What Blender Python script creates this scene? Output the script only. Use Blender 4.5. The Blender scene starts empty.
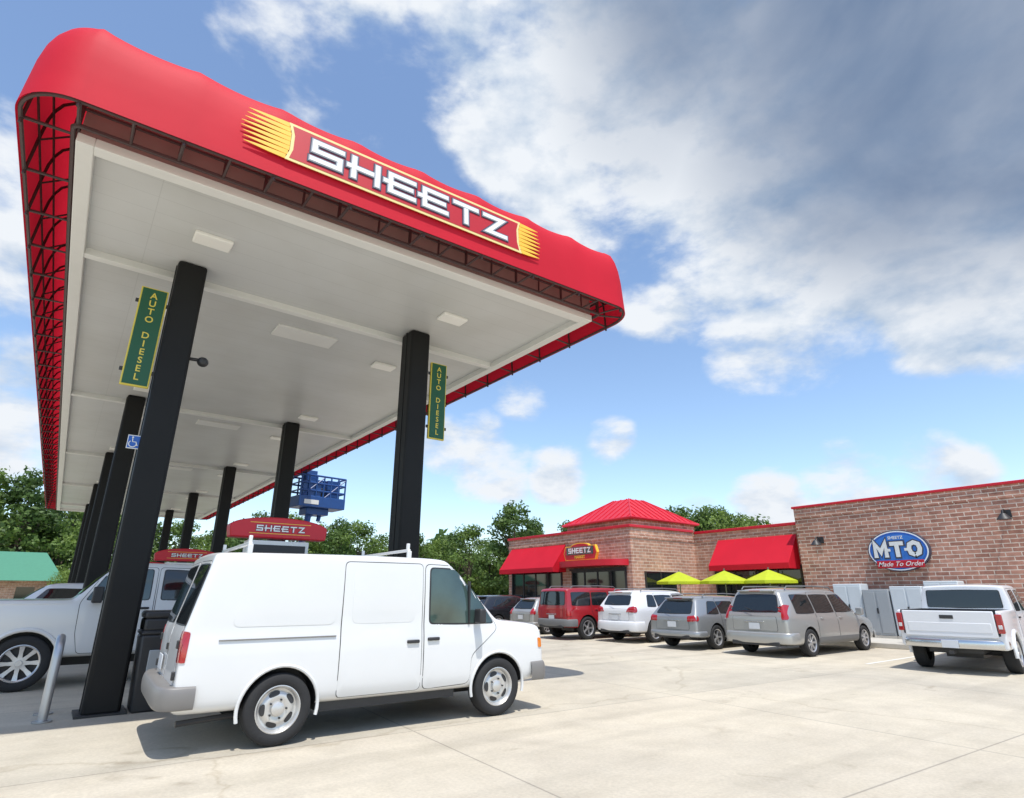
import bpy, bmesh, math, random
from mathutils import Vector, Matrix
from mathutils.bvhtree import BVHTree
R=math.radians
random.seed(7)
scene=bpy.context.scene
COL=scene.collection

# ------------------------------------------------------------------ materials
def nodes_of(m):
    m.use_nodes=True
    return m.node_tree.nodes, m.node_tree.links
_m={}
def pm(name,col,rough=.5,metal=0.,var=.08,scale=5.,bump=0.,coat=0.,bscale=40.,spec=.5,trans=0.):
    if name in _m: return _m[name]
    m=bpy.data.materials.new(name); n,l=nodes_of(m)
    b=n['Principled BSDF']
    tc=n.new('ShaderNodeTexCoord'); nz=n.new('ShaderNodeTexNoise')
    nz.inputs['Scale'].default_value=scale; nz.inputs['Detail'].default_value=5
    l.new(tc.outputs['Object'],nz.inputs['Vector'])
    mx=n.new('ShaderNodeMix'); mx.data_type='RGBA'
    mx.inputs[6].default_value=(*[c*(1-var) for c in col],1)
    mx.inputs[7].default_value=(*[min(1,c*(1+var)) for c in col],1)
    l.new(nz.outputs['Fac'],mx.inputs[0]); l.new(mx.outputs[2],b.inputs['Base Color'])
    b.inputs['Roughness'].default_value=rough; b.inputs['Metallic'].default_value=metal
    b.inputs['Coat Weight'].default_value=coat; b.inputs['Coat Roughness'].default_value=.04
    b.inputs['Specular IOR Level'].default_value=spec
    if bump>0:
        n2=n.new('ShaderNodeTexNoise'); n2.inputs['Scale'].default_value=bscale; n2.inputs['Detail'].default_value=4
        l.new(tc.outputs['Object'],n2.inputs['Vector'])
        bp=n.new('ShaderNodeBump'); bp.inputs['Strength'].default_value=bump; bp.inputs['Distance'].default_value=.02
        l.new(n2.outputs['Fac'],bp.inputs['Height']); l.new(bp.outputs['Normal'],b.inputs['Normal'])
    if trans>0:
        out=n['Material Output']; t=n.new('ShaderNodeBsdfTranslucent'); ms=n.new('ShaderNodeMixShader')
        l.new(mx.outputs[2],t.inputs['Color']); ms.inputs[0].default_value=trans
        l.new(b.outputs[0],ms.inputs[1]); l.new(t.outputs[0],ms.inputs[2]); l.new(ms.outputs[0],out.inputs['Surface'])
    _m[name]=m; return m

def brick_mat(name,c1,c2,mortar):
    m=bpy.data.materials.new(name); n,l=nodes_of(m); b=n['Principled BSDF']
    tc=n.new('ShaderNodeTexCoord'); sp=n.new('ShaderNodeSeparateXYZ'); l.new(tc.outputs['Object'],sp.inputs[0])
    ad=n.new('ShaderNodeMath'); ad.operation='ADD'; l.new(sp.outputs[0],ad.inputs[0]); l.new(sp.outputs[1],ad.inputs[1])
    cb=n.new('ShaderNodeCombineXYZ'); l.new(ad.outputs[0],cb.inputs[0]); l.new(sp.outputs[2],cb.inputs[1])
    br=n.new('ShaderNodeTexBrick'); l.new(cb.outputs[0],br.inputs['Vector'])
    br.inputs['Scale'].default_value=1; br.inputs['Brick Width'].default_value=.40; br.inputs['Row Height'].default_value=.133
    br.inputs['Mortar Size'].default_value=.014; br.inputs['Mortar Smooth'].default_value=.15
    br.inputs['Color1'].default_value=(*c1,1); br.inputs['Color2'].default_value=(*c2,1); br.inputs['Mortar'].default_value=(*mortar,1)
    def nzm(scale,lo,hi,src):
        nz=n.new('ShaderNodeTexNoise'); nz.inputs['Scale'].default_value=scale; nz.inputs['Detail'].default_value=6
        l.new(tc.outputs['Object'],nz.inputs['Vector'])
        mx=n.new('ShaderNodeMix'); mx.data_type='RGBA'; mx.blend_type='MULTIPLY'; mx.inputs[0].default_value=.8
        rp=n.new('ShaderNodeValToRGB'); rp.color_ramp.elements[0].color=(*lo,1); rp.color_ramp.elements[1].color=(*hi,1)
        rp.color_ramp.elements[0].position=.35; rp.color_ramp.elements[1].position=.65
        l.new(nz.outputs['Fac'],rp.inputs[0]); l.new(src,mx.inputs[6]); l.new(rp.outputs[0],mx.inputs[7]); return mx.outputs[2]
    c=nzm(.7,(.80,.78,.76),(1.12,1.10,1.08),br.outputs['Color']); c=nzm(5,(.80,.77,.75),(1.15,1.13,1.12),c)
    l.new(c,b.inputs['Base Color']); b.inputs['Roughness'].default_value=.85
    bp=n.new('ShaderNodeBump'); bp.inputs['Strength'].default_value=.5; bp.inputs['Distance'].default_value=.01; bp.invert=True
    l.new(br.outputs['Fac'],bp.inputs['Height']); l.new(bp.outputs['Normal'],b.inputs['Normal'])
    return m

def concrete_mat():
    m=bpy.data.materials.new('concrete_paving'); n,l=nodes_of(m); b=n['Principled BSDF']
    tc=n.new('ShaderNodeTexCoord'); mp=n.new('ShaderNodeMapping'); mp.inputs['Rotation'].default_value=(0,0,R(3)); mp.inputs['Location'].default_value=(1.3,1.1,0)
    l.new(tc.outputs['Object'],mp.inputs[0])
    br=n.new('ShaderNodeTexBrick'); l.new(mp.outputs[0],br.inputs['Vector']); br.offset=0
    br.inputs['Scale'].default_value=1; br.inputs['Brick Width'].default_value=4.6; br.inputs['Row Height'].default_value=4.1
    br.inputs['Mortar Size'].default_value=.015; br.inputs['Mortar Smooth'].default_value=.6; br.inputs['Bias'].default_value=0
    br.inputs['Color1'].default_value=(.575,.515,.41,1); br.inputs['Color2'].default_value=(.52,.475,.385,1); br.inputs['Mortar'].default_value=(.36,.325,.265,1)
    def nz(s,d=6,r=.6,dist=0):
        x=n.new('ShaderNodeTexNoise'); x.inputs['Scale'].default_value=s; x.inputs['Detail'].default_value=d; x.inputs['Roughness'].default_value=r; x.inputs['Distortion'].default_value=dist
        l.new(mp.outputs[0],x.inputs['Vector']); return x
    def ramp(src,a,ca,bb,cb_):
        r=n.new('ShaderNodeValToRGB'); e=r.color_ramp.elements; e[0].position=a; e[0].color=(*ca,1); e[1].position=bb; e[1].color=(*cb_,1)
        l.new(src.outputs['Fac'],r.inputs[0]); return r.outputs[0]
    def mul(a,bb,f=1):
        x=n.new('ShaderNodeMix'); x.data_type='RGBA'; x.blend_type='MULTIPLY'; x.inputs[0].default_value=f
        l.new(a,x.inputs[6]); l.new(bb,x.inputs[7]); return x.outputs[2]
    c=br.outputs['Color']
    c=mul(c,ramp(nz(.22,7,.62,.6),.36,(.85,.845,.85),.60,(1.04,1.03,1.01)))
    c=mul(c,ramp(nz(1.6,8,.7,.3),.3,(.89,.885,.87),.6,(1.03,1.03,1.03)))
    c=mul(c,ramp(nz(28,4,.7),.3,(.87,.87,.87),.65,(1.05,1.05,1.05)))
    c=mul(c,ramp(nz(.9,3,.5,1.5),.25,(.76,.74,.71),.34,(1,1,1)))
    mp2=n.new('ShaderNodeMapping'); mp2.inputs['Rotation'].default_value=(0,0,R(20)); mp2.inputs['Scale'].default_value=(.12,1.4,1)
    l.new(tc.outputs['Object'],mp2.inputs[0]); s=n.new('ShaderNodeTexNoise'); s.inputs['Scale'].default_value=1; s.inputs['Detail'].default_value=6; l.new(mp2.outputs[0],s.inputs['Vector'])
    c=mul(c,ramp(s,.36,(.89,.89,.89),.50,(1,1,1)))
    vo=n.new('ShaderNodeTexVoronoi'); vo.feature='DISTANCE_TO_EDGE'; vo.inputs['Scale'].default_value=.08
    wn=nz(.9,5)
    va=n.new('ShaderNodeVectorMath'); va.operation='MULTIPLY_ADD'; va.inputs[1].default_value=(1.2,1.2,0); l.new(wn.outputs['Color'],va.inputs[0]); l.new(mp.outputs[0],va.inputs[2])
    l.new(va.outputs[0],vo.inputs['Vector'])
    rr=n.new('ShaderNodeValToRGB'); e=rr.color_ramp.elements; e[0].position=.0; e[0].color=(.86,.84,.81,1); e[1].position=.002; e[1].color=(1,1,1,1)
    l.new(vo.outputs['Distance'],rr.inputs[0]); c=mul(c,rr.outputs[0])
    l.new(c,b.inputs['Base Color']); b.inputs['Roughness'].default_value=.8
    f=nz(60,4); bp=n.new('ShaderNodeBump'); bp.inputs['Strength'].default_value=.25; bp.inputs['Distance'].default_value=.01
    l.new(f.outputs['Fac'],bp.inputs['Height']); l.new(bp.outputs['Normal'],b.inputs['Normal'])
    return m

def ceiling_mat():
    m=bpy.data.materials.new('white_soffit_panels'); n,l=nodes_of(m); b=n['Principled BSDF']
    tc=n.new('ShaderNodeTexCoord'); br=n.new('ShaderNodeTexBrick'); l.new(tc.outputs['Object'],br.inputs['Vector']); br.offset=0
    br.inputs['Scale'].default_value=1; br.inputs['Brick Width'].default_value=30; br.inputs['Row Height'].default_value=.41
    br.inputs['Mortar Size'].default_value=.006; br.inputs['Color1'].default_value=(.60,.61,.60,1); br.inputs['Color2'].default_value=(.59,.60,.59,1); br.inputs['Mortar'].default_value=(.52,.53,.52,1)
    nz=n.new('ShaderNodeTexNoise'); nz.inputs['Scale'].default_value=.5; nz.inputs['Detail'].default_value=5; l.new(tc.outputs['Object'],nz.inputs['Vector'])
    rp=n.new('ShaderNodeValToRGB'); rp.color_ramp.elements[0].position=.3; rp.color_ramp.elements[0].color=(.87,.86,.84,1); rp.color_ramp.elements[1].position=.6; l.new(nz.outputs['Fac'],rp.inputs[0])
    mx=n.new('ShaderNodeMix'); mx.data_type='RGBA'; mx.blend_type='MULTIPLY'; mx.inputs[0].default_value=1
    l.new(br.outputs['Color'],mx.inputs[6]); l.new(rp.outputs[0],mx.inputs[7]); l.new(mx.outputs[2],b.inputs['Base Color']); b.inputs['Roughness'].default_value=.38
    return m

def leaf_mat(name,dark,light,scale=.5):
    m=bpy.data.materials.new(name); n,l=nodes_of(m); b=n['Principled BSDF']
    g=n.new('ShaderNodeNewGeometry'); nz=n.new('ShaderNodeTexNoise'); nz.inputs['Scale'].default_value=scale; nz.inputs['Detail'].default_value=3
    l.new(g.outputs['Position'],nz.inputs['Vector'])
    rp=n.new('ShaderNodeValToRGB'); e=rp.color_ramp.elements; e[0].position=.32; e[0].color=(*dark,1); e[1].position=.68; e[1].color=(*light,1)
    l.new(nz.outputs['Fac'],rp.inputs[0]); l.new(rp.outputs[0],b.inputs['Base Color']); b.inputs['Roughness'].default_value=.6
    t=n.new('ShaderNodeBsdfTranslucent'); ms=n.new('ShaderNodeMixShader'); ms.inputs[0].default_value=.4
    l.new(rp.outputs[0],t.inputs['Color']); l.new(b.outputs[0],ms.inputs[1]); l.new(t.outputs[0],ms.inputs[2]); l.new(ms.outputs[0],n['Material Output'].inputs['Surface'])
    return m

M_WHITE=pm('white_paint',(.70,.70,.69),.3,coat=.6,var=.03,scale=2)
M_WHITE2=pm('white_truck_paint',(.70,.71,.73),.3,coat=.6,var=.03,scale=2)
M_SILVER=pm('silver_paint',(.33,.34,.345),.32,metal=.5,coat=.7,var=.03)
M_BEIGE=pm('champagne_silver_paint',(.41,.405,.385),.32,metal=.45,coat=.7,var=.03)
M_REDP=pm('dark_red_paint',(.33,.010,.016),.3,coat=.8,var=.04)
M_BLACKP=pm('black_paint',(.012,.013,.016),.25,coat=.8)
M_GLASS=pm('tinted_glass',(.012,.016,.018),.04,spec=.8,var=.05)
M_GLASS2=pm('greenish_glass',(.045,.075,.07),.03,spec=.9,var=.8,scale=1.8)
M_RUB=pm('black_rubber',(.022,.022,.023),.85,var=.2,bump=.2)
M_BLK=pm('black_plastic',(.028,.028,.03),.5,var=.15)
M_GAP=pm('seam_shadow',(.04,.04,.042),.9)
M_GREYP=pm('grey_plastic',(.15,.152,.155),.5,var=.08)
M_LGREY=pm('bumper_grey',(.19,.18,.17),.45,var=.12)
M_CHR=pm('bright_metal',(.62,.62,.62),.22,metal=.95,var=.05)
M_WHL=pm('wheel_metal',(.58,.57,.55),.35,metal=.55,var=.08)
M_ALLOY=pm('alloy_metal',(.55,.55,.56),.32,metal=.7,var=.05)
M_TAIL=pm('red_lens',(.36,.008,.012),.12,coat=1,var=.2,scale=30)
M_LENS=pm('clear_lens',(.6,.6,.6),.1,coat=1,var=.2,scale=30)
M_AMB=pm('amber_lens',(.7,.2,.02),.12,coat=1)
M_PLATE=pm('plate_white',(.6,.62,.65),.4)
M_COLM=pm('black_column_paint',(.011,.011,.011),.55,var=.25,scale=1.5,bump=.05,spec=.25)
M_FAB=pm('red_awning_fabric',(.72,.018,.040),.62,var=.12,scale=.9,bump=.25,bscale=1.7,trans=.30,spec=.25)
M_REDM=pm('red_metal',(.58,.012,.028),.4,var=.06)
M_REDS=pm('sign_red',(.48,.008,.018),.5,var=.04)
M_YEL=pm('sign_yellow',(.85,.55,.06),.4,var=.05)
M_ORG=pm('sign_orange_yellow',(.95,.52,.05),.4,var=.16,scale=3)
M_GOLD=pm('sign_gold',(.80,.66,.28),.4,var=.05)
M_LET=pm('letter_silver',(.84,.84,.82),.35,var=.08,scale=8)
M_LETG=pm('letter_grey_edge',(.36,.37,.40),.4,var=.05,scale=8)
M_DARKB=pm('letter_dark_outline',(.05,.055,.09),.4)
M_STEELD=pm('dark_frame_steel',(.06,.035,.035),.5,var=.2)
M_DECK=pm('deck_edge_steel',(.30,.245,.22),.5,var=.15,scale=2)
M_TRIMW=pm('white_trim',(.74,.74,.71),.4,var=.04)
M_FIX=pm('fixture_white',(.88,.87,.82),.3,var=.02)
M_GRN=pm('sign_green',(.010,.085,.035),.4,var=.05)
M_YELD=pm('faded_yellow',(.68,.55,.08),.45,var=.08)
M_BLUE=pm('lift_blue',(.012,.065,.24),.4,var=.15)
M_BLUS=pm('sign_blue',(.015,.10,.42),.35,var=.04)
M_LBLUE=pm('sign_mid_blue',(.03,.17,.55),.35,var=.04)
M_LIME=pm('lime_fabric',(.60,.70,.03),.6,var=.08,trans=.35)
M_GALV=pm('galvanised_steel',(.45,.46,.47),.35,metal=.7,var=.1)
M_CAB=pm('cabinet_grey',(.60,.64,.66),.5,var=.05)
M_CAB2=pm('cabinet_dark_grey',(.34,.36,.37),.5,var=.05)
M_BARK=pm('bark',(.10,.075,.05),.9,var=.3,bump=.5,bscale=8)
M_BRICK=brick_mat('red_brown_brick',(.52,.27,.195),(.33,.155,.11),(.66,.56,.47))
M_BRICK2=brick_mat('tan_brown_brick',(.56,.33,.24),(.41,.215,.155),(.64,.54,.45))
M_CONC=concrete_mat(); M_CEIL=ceiling_mat()
M_KERB=pm('kerb_concrete',(.50,.47,.41),.8,var=.15,bump=.3)
M_LINE=pm('worn_white_line',(.70,.69,.64),.7,var=.12,scale=9)
M_GRASS=pm('grass',(.08,.12,.03),.9,var=.3,scale=.6)
M_GREENROOF=pm('green_metal_roof',(.07,.23,.14),.5,var=.1)
M_LEAF=leaf_mat('leaf_green',(.05,.10,.02),(.21,.31,.065))
M_LEAF2=leaf_mat('leaf_deep_green',(.042,.085,.022),(.15,.24,.055))
M_LEAF3=leaf_mat('leaf_yellow_green',(.075,.13,.02),(.25,.35,.07))

# ------------------------------------------------------------------ mesh helpers
def finish(me,smooth=True,ang=35):
    if smooth:
        for p in me.polygons: p.use_smooth=True
        me.set_sharp_from_angle(angle=R(ang))
def link(name,me,mats,parent=None,loc=(0,0,0),rot=(0,0,0)):
    o=bpy.data.objects.new(name,me); COL.objects.link(o)
    if not isinstance(mats,(list,tuple)): mats=[mats]
    for m in mats: me.materials.append(m)
    o.location=loc; o.rotation_euler=rot
    if parent: o.parent=parent
    return o
def thing(name,label,category,loc=(0,0,0),rz=0,group=None):
    e=bpy.data.objects.new(name,None); COL.objects.link(e); e.empty_display_size=.3
    e.location=loc; e.rotation_euler=(0,0,rz); e['label']=label; e['category']=category
    if group: e['group']=group
    return e
def tag(o,label,category,group=None):
    o['label']=label; o['category']=category
    if group: o['group']=group
    return o
def struct(o): o['kind']='structure'; return o
def part_empty(name,parent,loc=(0,0,0),rot=(0,0,0)):
    e=bpy.data.objects.new(name,None); COL.objects.link(e); e.parent=parent; e.location=loc; e.rotation_euler=rot; e.empty_display_size=.1
    return e

class MB:
    def __init__(s): s.v=[]; s.f=[]; s.m=[]
    def add(s,v,f,mi=0):
        b=len(s.v); s.v+= [tuple(p) for p in v]; s.f+=[tuple(i+b for i in q) for q in f]; s.m+=[mi]*len(f)
    def box(s,x0,x1,y0,y1,z0,z1,mi=0):
        if x0>x1: x0,x1=x1,x0
        if y0>y1: y0,y1=y1,y0
        v=[(x0,y0,z0),(x1,y0,z0),(x1,y1,z0),(x0,y1,z0),(x0,y0,z1),(x1,y0,z1),(x1,y1,z1),(x0,y1,z1)]
        s.add(v,[(0,3,2,1),(4,5,6,7),(0,1,5,4),(1,2,6,5),(2,3,7,6),(3,0,4,7)],mi)
    def cyl(s,p0,p1,r0,r1=None,n=14,mi=0,caps=True):
        if r1 is None: r1=r0
        p0=Vector(p0);p1=Vector(p1); d=(p1-p0).normalized()
        a=d.orthogonal().normalized(); b=d.cross(a)
        v=[];
        for p,r in((p0,r0),(p1,r1)):
            for i in range(n):
                t=2*math.pi*i/n; v.append(p+a*math.cos(t)*r+b*math.sin(t)*r)
        f=[(i,(i+1)%n,n+(i+1)%n,n+i) for i in range(n)]
        if caps: f+=[tuple(range(n))[::-1],tuple(range(n,2*n))]
        s.add(v,f,mi)
    def tube(s,pts,r,n=8,mi=0,closed=False):
        pts=[Vector(p) for p in pts]; N=len(pts); rs=r if isinstance(r,(list,tuple)) else [r]*N
        up=None; v=[]
        for i,p in enumerate(pts):
            if closed: d=(pts[(i+1)%N]-pts[i-1]).normalized()
            else: d=(pts[min(i+1,N-1)]-pts[max(i-1,0)]).normalized()
            if up is None: up=d.orthogonal().normalized()
            up=(up-d*up.dot(d)); up=up.normalized() if up.length>1e-5 else d.orthogonal().normalized()
            b=d.cross(up)
            for k in range(n):
                t=2*math.pi*k/n; v.append(p+up*math.cos(t)*rs[i]+b*math.sin(t)*rs[i])
        f=[]
        for i in range(N if closed else N-1):
            j=(i+1)%N
            for k in range(n):
                f.append((i*n+k,i*n+(k+1)%n,j*n+(k+1)%n,j*n+k))
        if not closed: f+=[tuple(range(n))[::-1],tuple(range((N-1)*n,N*n))]
        s.add(v,f,mi)
    def lathe(s,prof,n=32,mi=0,c=(0,0,0),sgn=1):
        v=[];
        for r,a in prof:
            for i in range(n):
                t=2*math.pi*i/n; v.append((c[0]+r*math.cos(t),c[1]+sgn*a,c[2]+r*math.sin(t)))
        f=[]
        for j in range(len(prof)-1):
            for i in range(n): f.append((j*n+i,j*n+(i+1)%n,(j+1)*n+(i+1)%n,(j+1)*n+i))
        s.add(v,f,mi)
    def prism(s,poly,z0,z1,mi=0):
        n=len(poly); v=[(p[0],p[1],z0) for p in poly]+[(p[0],p[1],z1) for p in poly]
        f=[tuple(range(n))[::-1],tuple(range(n,2*n))]+[(i,(i+1)%n,n+(i+1)%n,n+i) for i in range(n)]
        s.add(v,f,mi)
    def stroke(s,pts,w,z0,z1,mi=0,ext=0):
        P=[Vector((p[0],p[1])) for p in pts]
        if ext:
            P[0]=P[0]+(P[0]-P[1]).normalized()*ext; P[-1]=P[-1]+(P[-1]-P[-2]).normalized()*ext
        L=[];Rr=[]
        for i,p in enumerate(P):
            d1=(P[i]-P[i-1]).normalized() if i>0 else (P[1]-P[0]).normalized()
            d2=(P[i+1]-P[i]).normalized() if i<len(P)-1 else d1
            n1=Vector((-d1.y,d1.x)); n2=Vector((-d2.y,d2.x)); nn=(n1+n2).normalized()
            k=w/2/max(.42,nn.dot(n1)); L.append(p+nn*k); Rr.append(p-nn*k)
        for i in range(len(P)-1):
            q=[Rr[i],Rr[i+1],L[i+1],L[i]]
            v=[(a.x,a.y,z0) for a in q]+[(a.x,a.y,z1) for a in q]
            f=[(4,5,6,7),(0,1,5,4),(2,3,7,6)]
            if i==0: f.append((3,0,4,7))
            if i==len(P)-2: f.append((1,2,6,5))
            s.add(v,f,mi)
    def obj(s,name,mats,parent=None,loc=(0,0,0),rot=(0,0,0),smooth=True,ang=35,bevel=0,seg=2):
        me=bpy.data.meshes.new(name); me.from_pydata(s.v,[],s.f)
        me.polygons.foreach_set('material_index',s.m)
        me.update()
        bm=bmesh.new(); bm.from_mesh(me); bmesh.ops.recalc_face_normals(bm,faces=bm.faces); bm.to_mesh(me); bm.free()
        finish(me,smooth,ang)
        o=link(name,me,mats,parent,loc,rot)
        if bevel:
            md=o.modifiers.new('b','BEVEL'); md.width=bevel; md.segments=seg; md.limit_method='ANGLE'; md.angle_limit=R(40); md.harden_normals=False
        return o
def sbox(name,b,mat,parent=None,bevel=0,loc=(0,0,0),rot=(0,0,0)):
    m=MB(); m.box(*b); return m.obj(name,mat,parent,loc,rot,bevel=bevel)
def text(name,body,size,mat,parent,loc,rot,ext=.004,lsp=1.,bold=0,csp=1.,xs=1.,shear=0):
    cu=bpy.data.curves.new(name,'FONT'); cu.body=body; cu.size=size; cu.extrude=ext; cu.align_x='CENTER'; cu.align_y='CENTER'
    cu.space_line=lsp; cu.offset=bold; cu.space_character=csp; cu.resolution_u=3; cu.shear=shear
    o=bpy.data.objects.new(name,cu); COL.objects.link(o)
    me=bpy.data.meshes.new_from_object(o.evaluated_get(bpy.context.evaluated_depsgraph_get()))
    bpy.data.objects.remove(o); bpy.data.curves.remove(cu)
    me.materials.clear()
    if xs!=1.: me.transform(Matrix.Diagonal((xs,1,1,1)))
    return link(name,me,mat,parent,loc,rot)
def copy_tree(root,loc,rz=None,label=None,scale=None):
    n=root.copy(); COL.objects.link(n); n.location=loc
    if rz is not None: n.rotation_euler=(0,0,rz)
    if scale: n.scale=scale
    if label: n['label']=label
    def rec(a,b):
        for c in list(a.children):
            k=c.copy(); COL.objects.link(k); k.parent=b; rec(c,k)
    rec(root,n); return n

GL={'S':[[(1,.88),(.12,.88),(.12,.5),(.88,.5),(.88,.12),(0,.12)]],
    'H':[[(.12,0),(.12,1)],[(.88,0),(.88,1)],[(-.1,.5),(.76,.5)]],
    'E':[[(1,.88),(.12,.88),(.12,.12),(1,.12)],[(-.12,.5),(.9,.5)]],
    'T':[[(0,.88),(1,.88)],[(.5,0),(.5,.76)]],
    'Z':[[(0,.88),(.80,.88),(.20,.12),(1,.12)]],
    'M':[[(.1,0),(.1,.95),(.5,.35),(.9,.95),(.9,0)]],
    'O':[[(.5,.1),(.2,.22),(.12,.5),(.2,.78),(.5,.9),(.8,.78),(.88,.5),(.8,.22),(.5,.1)]]}
def lettering(word,width,height,parent,loc,rot,m_in,m_out,depth=.02,sw=.22,gap=.24,name='lettering',mid=None):
    n=len(word); lw=width/(n+gap*(n-1)); 
    a=MB(); b=MB(); c=MB()
    for i,ch in enumerate(word):
        x0=-width/2+i*lw*(1+gap)
        for k,st in enumerate(GL[ch]):
            pts=[(x0+p[0]*lw,-height/2+p[1]*height) for p in st]
            e=k*.0012+i*.0002
            a.stroke(pts,sw*height*(.86 if mid else .95),depth*.5,depth+e)
            b.stroke(pts,sw*height*(1.7 if mid else 1.5),0,depth*.3+e,ext=sw*height*.38)
            if mid: c.stroke(pts,sw*height*1.26,depth*.3,depth*.75+e,ext=sw*height*.18)
    b.obj(name+'_outline',m_out,parent,loc,rot,smooth=False)
    if mid: c.obj(name+'_edge',mid,parent,loc,rot,smooth=False)
    a.obj(name,m_in,parent,loc,rot,smooth=False)
BR='SHEETZ'

# ------------------------------------------------------------------ vehicles
def ring(st,rm=.13):
    xb,xt,zb,zl,zr,w,wr=st
    h=zr-zl; r=min(rm,.5*h)
    P=[(0,zb),(w*.72,zb),(w*.95,zb+.02),(w,zb+.12),(w*1.0,(zb+zl)/2),(w*.992,zl-.10),(w*.965,zl-.01)]
    y0=w*.965
    for f in (.15,.55):
        P.append((y0+(wr-y0)*f+ .012*math.sin(f*3.14),zl+(h-r)*f))
    P+=[(wr,zr-r),(wr-.35*r,zr-.32*r),(wr-r*1.1,zr-.04*r),(wr*.5,zr+.018),(0,zr+.025)]
    out=[]
    for y,z in P:
        f=max(0,min(1,(z-zl)/max(h,.01))); out.append((xb+(xt-xb)*f,y,z))
    return out
def loft(stations,rm=.13):
    rings=[]
    for s in stations:
        h=ring(s,rm); full=h+[(x,-y,z) for x,y,z in h[-2:0:-1]]; rings.append(full)
    n=len(rings[0]); k=len(ring(stations[0])); V=[p for r in rings for p in r]; F=[]
    for j in range(len(rings)-1):
        for i in range(n): F.append((j*n+i,j*n+(i+1)%n,(j+1)*n+(i+1)%n,(j+1)*n+i))
    for b in (0,(len(rings)-1)*n):
        for i in range(k-1):
            a0=b+i; a1=b+i+1; m0=b+(n-i)%n; m1=b+(n-i-1)%n
            q=[a0,a1]; 
            if m1!=a1: q.append(m1)
            if m0!=a0: q.append(m0)
            F.append(tuple(q))
    me=bpy.data.meshes.new('body'); me.from_pydata(V,[],F); me.update()
    bm=bmesh.new(); bm.from_mesh(me); bmesh.ops.recalc_face_normals(bm,faces=bm.faces); bm.to_mesh(me); bm.free()
    return me
def eval_mesh(o):
    bpy.context.view_layer.update()
    return bpy.data.meshes.new_from_object(o.evaluated_get(bpy.context.evaluated_depsgraph_get()))
def cutter(wheels,hw,mats):
    c=MB()
    for x,r in wheels:
        for s in(1,-1):
            c.cyl((x,s*(hw-.32),r+.01),(x,s*(hw+.3),r+.01),r*1.15,n=40,mi=1)
    return c.obj('cut',mats,smooth=False)
def bool_cut(o,c):
    md=o.modifiers.new('c','BOOLEAN'); md.operation='DIFFERENCE'; md.object=c; md.solver='EXACT'
    me=eval_mesh(o); o.modifiers.clear(); o.data=me
def body(stations,paint,parent,wheels,hw,name='body',levels=2,rm=.13):
    me=loft(stations,rm)
    o=link(name,me,[paint,M_BLK],None)
    md=o.modifiers.new('s','SUBSURF'); md.levels=levels; md.render_levels=levels
    me2=eval_mesh(o); o.modifiers.clear(); o.data=me2
    bm=bmesh.new(); bm.from_mesh(me2); bvh=BVHTree.FromBMesh(bm); bm.free()
    if wheels:
        c=cutter(wheels,hw,[paint,M_BLK]); bool_cut(o,c); bpy.data.objects.remove(c)
    finish(o.data,True,32); o.parent=parent
    return o,bvh
def rpoly(c,r=.05,n=4,sub=5):
    out=[]; N=len(c)
    for i in range(N):
        p0=Vector(c[i-1]);p=Vector(c[i]);p1=Vector(c[(i+1)%N])
        rr=min(r,(p0-p).length*.45,(p1-p).length*.45)
        a=p+(p0-p).normalized()*rr; b=p+(p1-p).normalized()*rr
        for k in range(n+1):
            t=k/n; out.append(a*(1-t)**2+p*2*t*(1-t)+b*t*t)
        p2=Vector(c[(i+2)%N]); rr2=min(r,(p-p1).length*.45,(p2-p1).length*.45)
        e=p1+(p-p1).normalized()*rr2
        for k in range(1,sub): out.append(b.lerp(e,k/sub))
    return out
def patch(name,bvh,poly,axis,s,off,mat,parent,rings=8,grow=0,rim=True):
    cx=sum(p[0] for p in poly)/len(poly); cz=sum(p[1] for p in poly)/len(poly); c=Vector((cx,cz))
    V=[];F=[];n=len(poly)
    def cast(a,b):
        if axis=='y': o=Vector((a,s*5,b)); d=Vector((0,-s,0))
        elif axis=='x': o=Vector((s*12,a,b)); d=Vector((-s,0,0))
        else: o=Vector((a,b,6)); d=Vector((0,0,-1))
        h=bvh.ray_cast(o,d)
        if h[0] is None:
            q=Vector((a,s*.9,b)) if axis=='y' else Vector((0 if s<0 else 5,a,b)); h=bvh.find_nearest(q)
        nn=h[1]; 
        if nn.dot(d)>0: nn=-nn
        return h[0],nn
    def P(a,b,o_):
        l_,nn=cast(a,b); return l_+nn*o_
    V.append(P(cx,cz,off))
    for k in range(1,rings+1):
        for p in poly:
            q=c+(Vector(p)-c)*(k/rings)
            if k==rings and grow: q=q+(Vector(p)-c).normalized()*grow
            V.append(P(q.x,q.y,off))
    for i in range(n): F.append((0,1+i,1+(i+1)%n))
    for k in range(rings-1):
        for i in range(n): a=1+k*n; b=a+n; F.append((a+i,a+(i+1)%n,b+(i+1)%n,b+i))
    if rim:
        base=len(V)
        for p in poly:
            q=Vector(p)+((Vector(p)-c).normalized()*grow if grow else Vector((0,0))); V.append(P(q.x,q.y,-.004))
        a=1+(rings-1)*n
        for i in range(n): F.append((a+i,a+(i+1)%n,base+(i+1)%n,base+i))
    me=bpy.data.meshes.new(name); me.from_pydata(V,[],F); me.update()
    bm=bmesh.new(); bm.from_mesh(me); bmesh.ops.recalc_face_normals(bm,faces=bm.faces); bm.to_mesh(me); bm.free()
    finish(me,True,40)
    return link(name,me,mat,parent)
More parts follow.
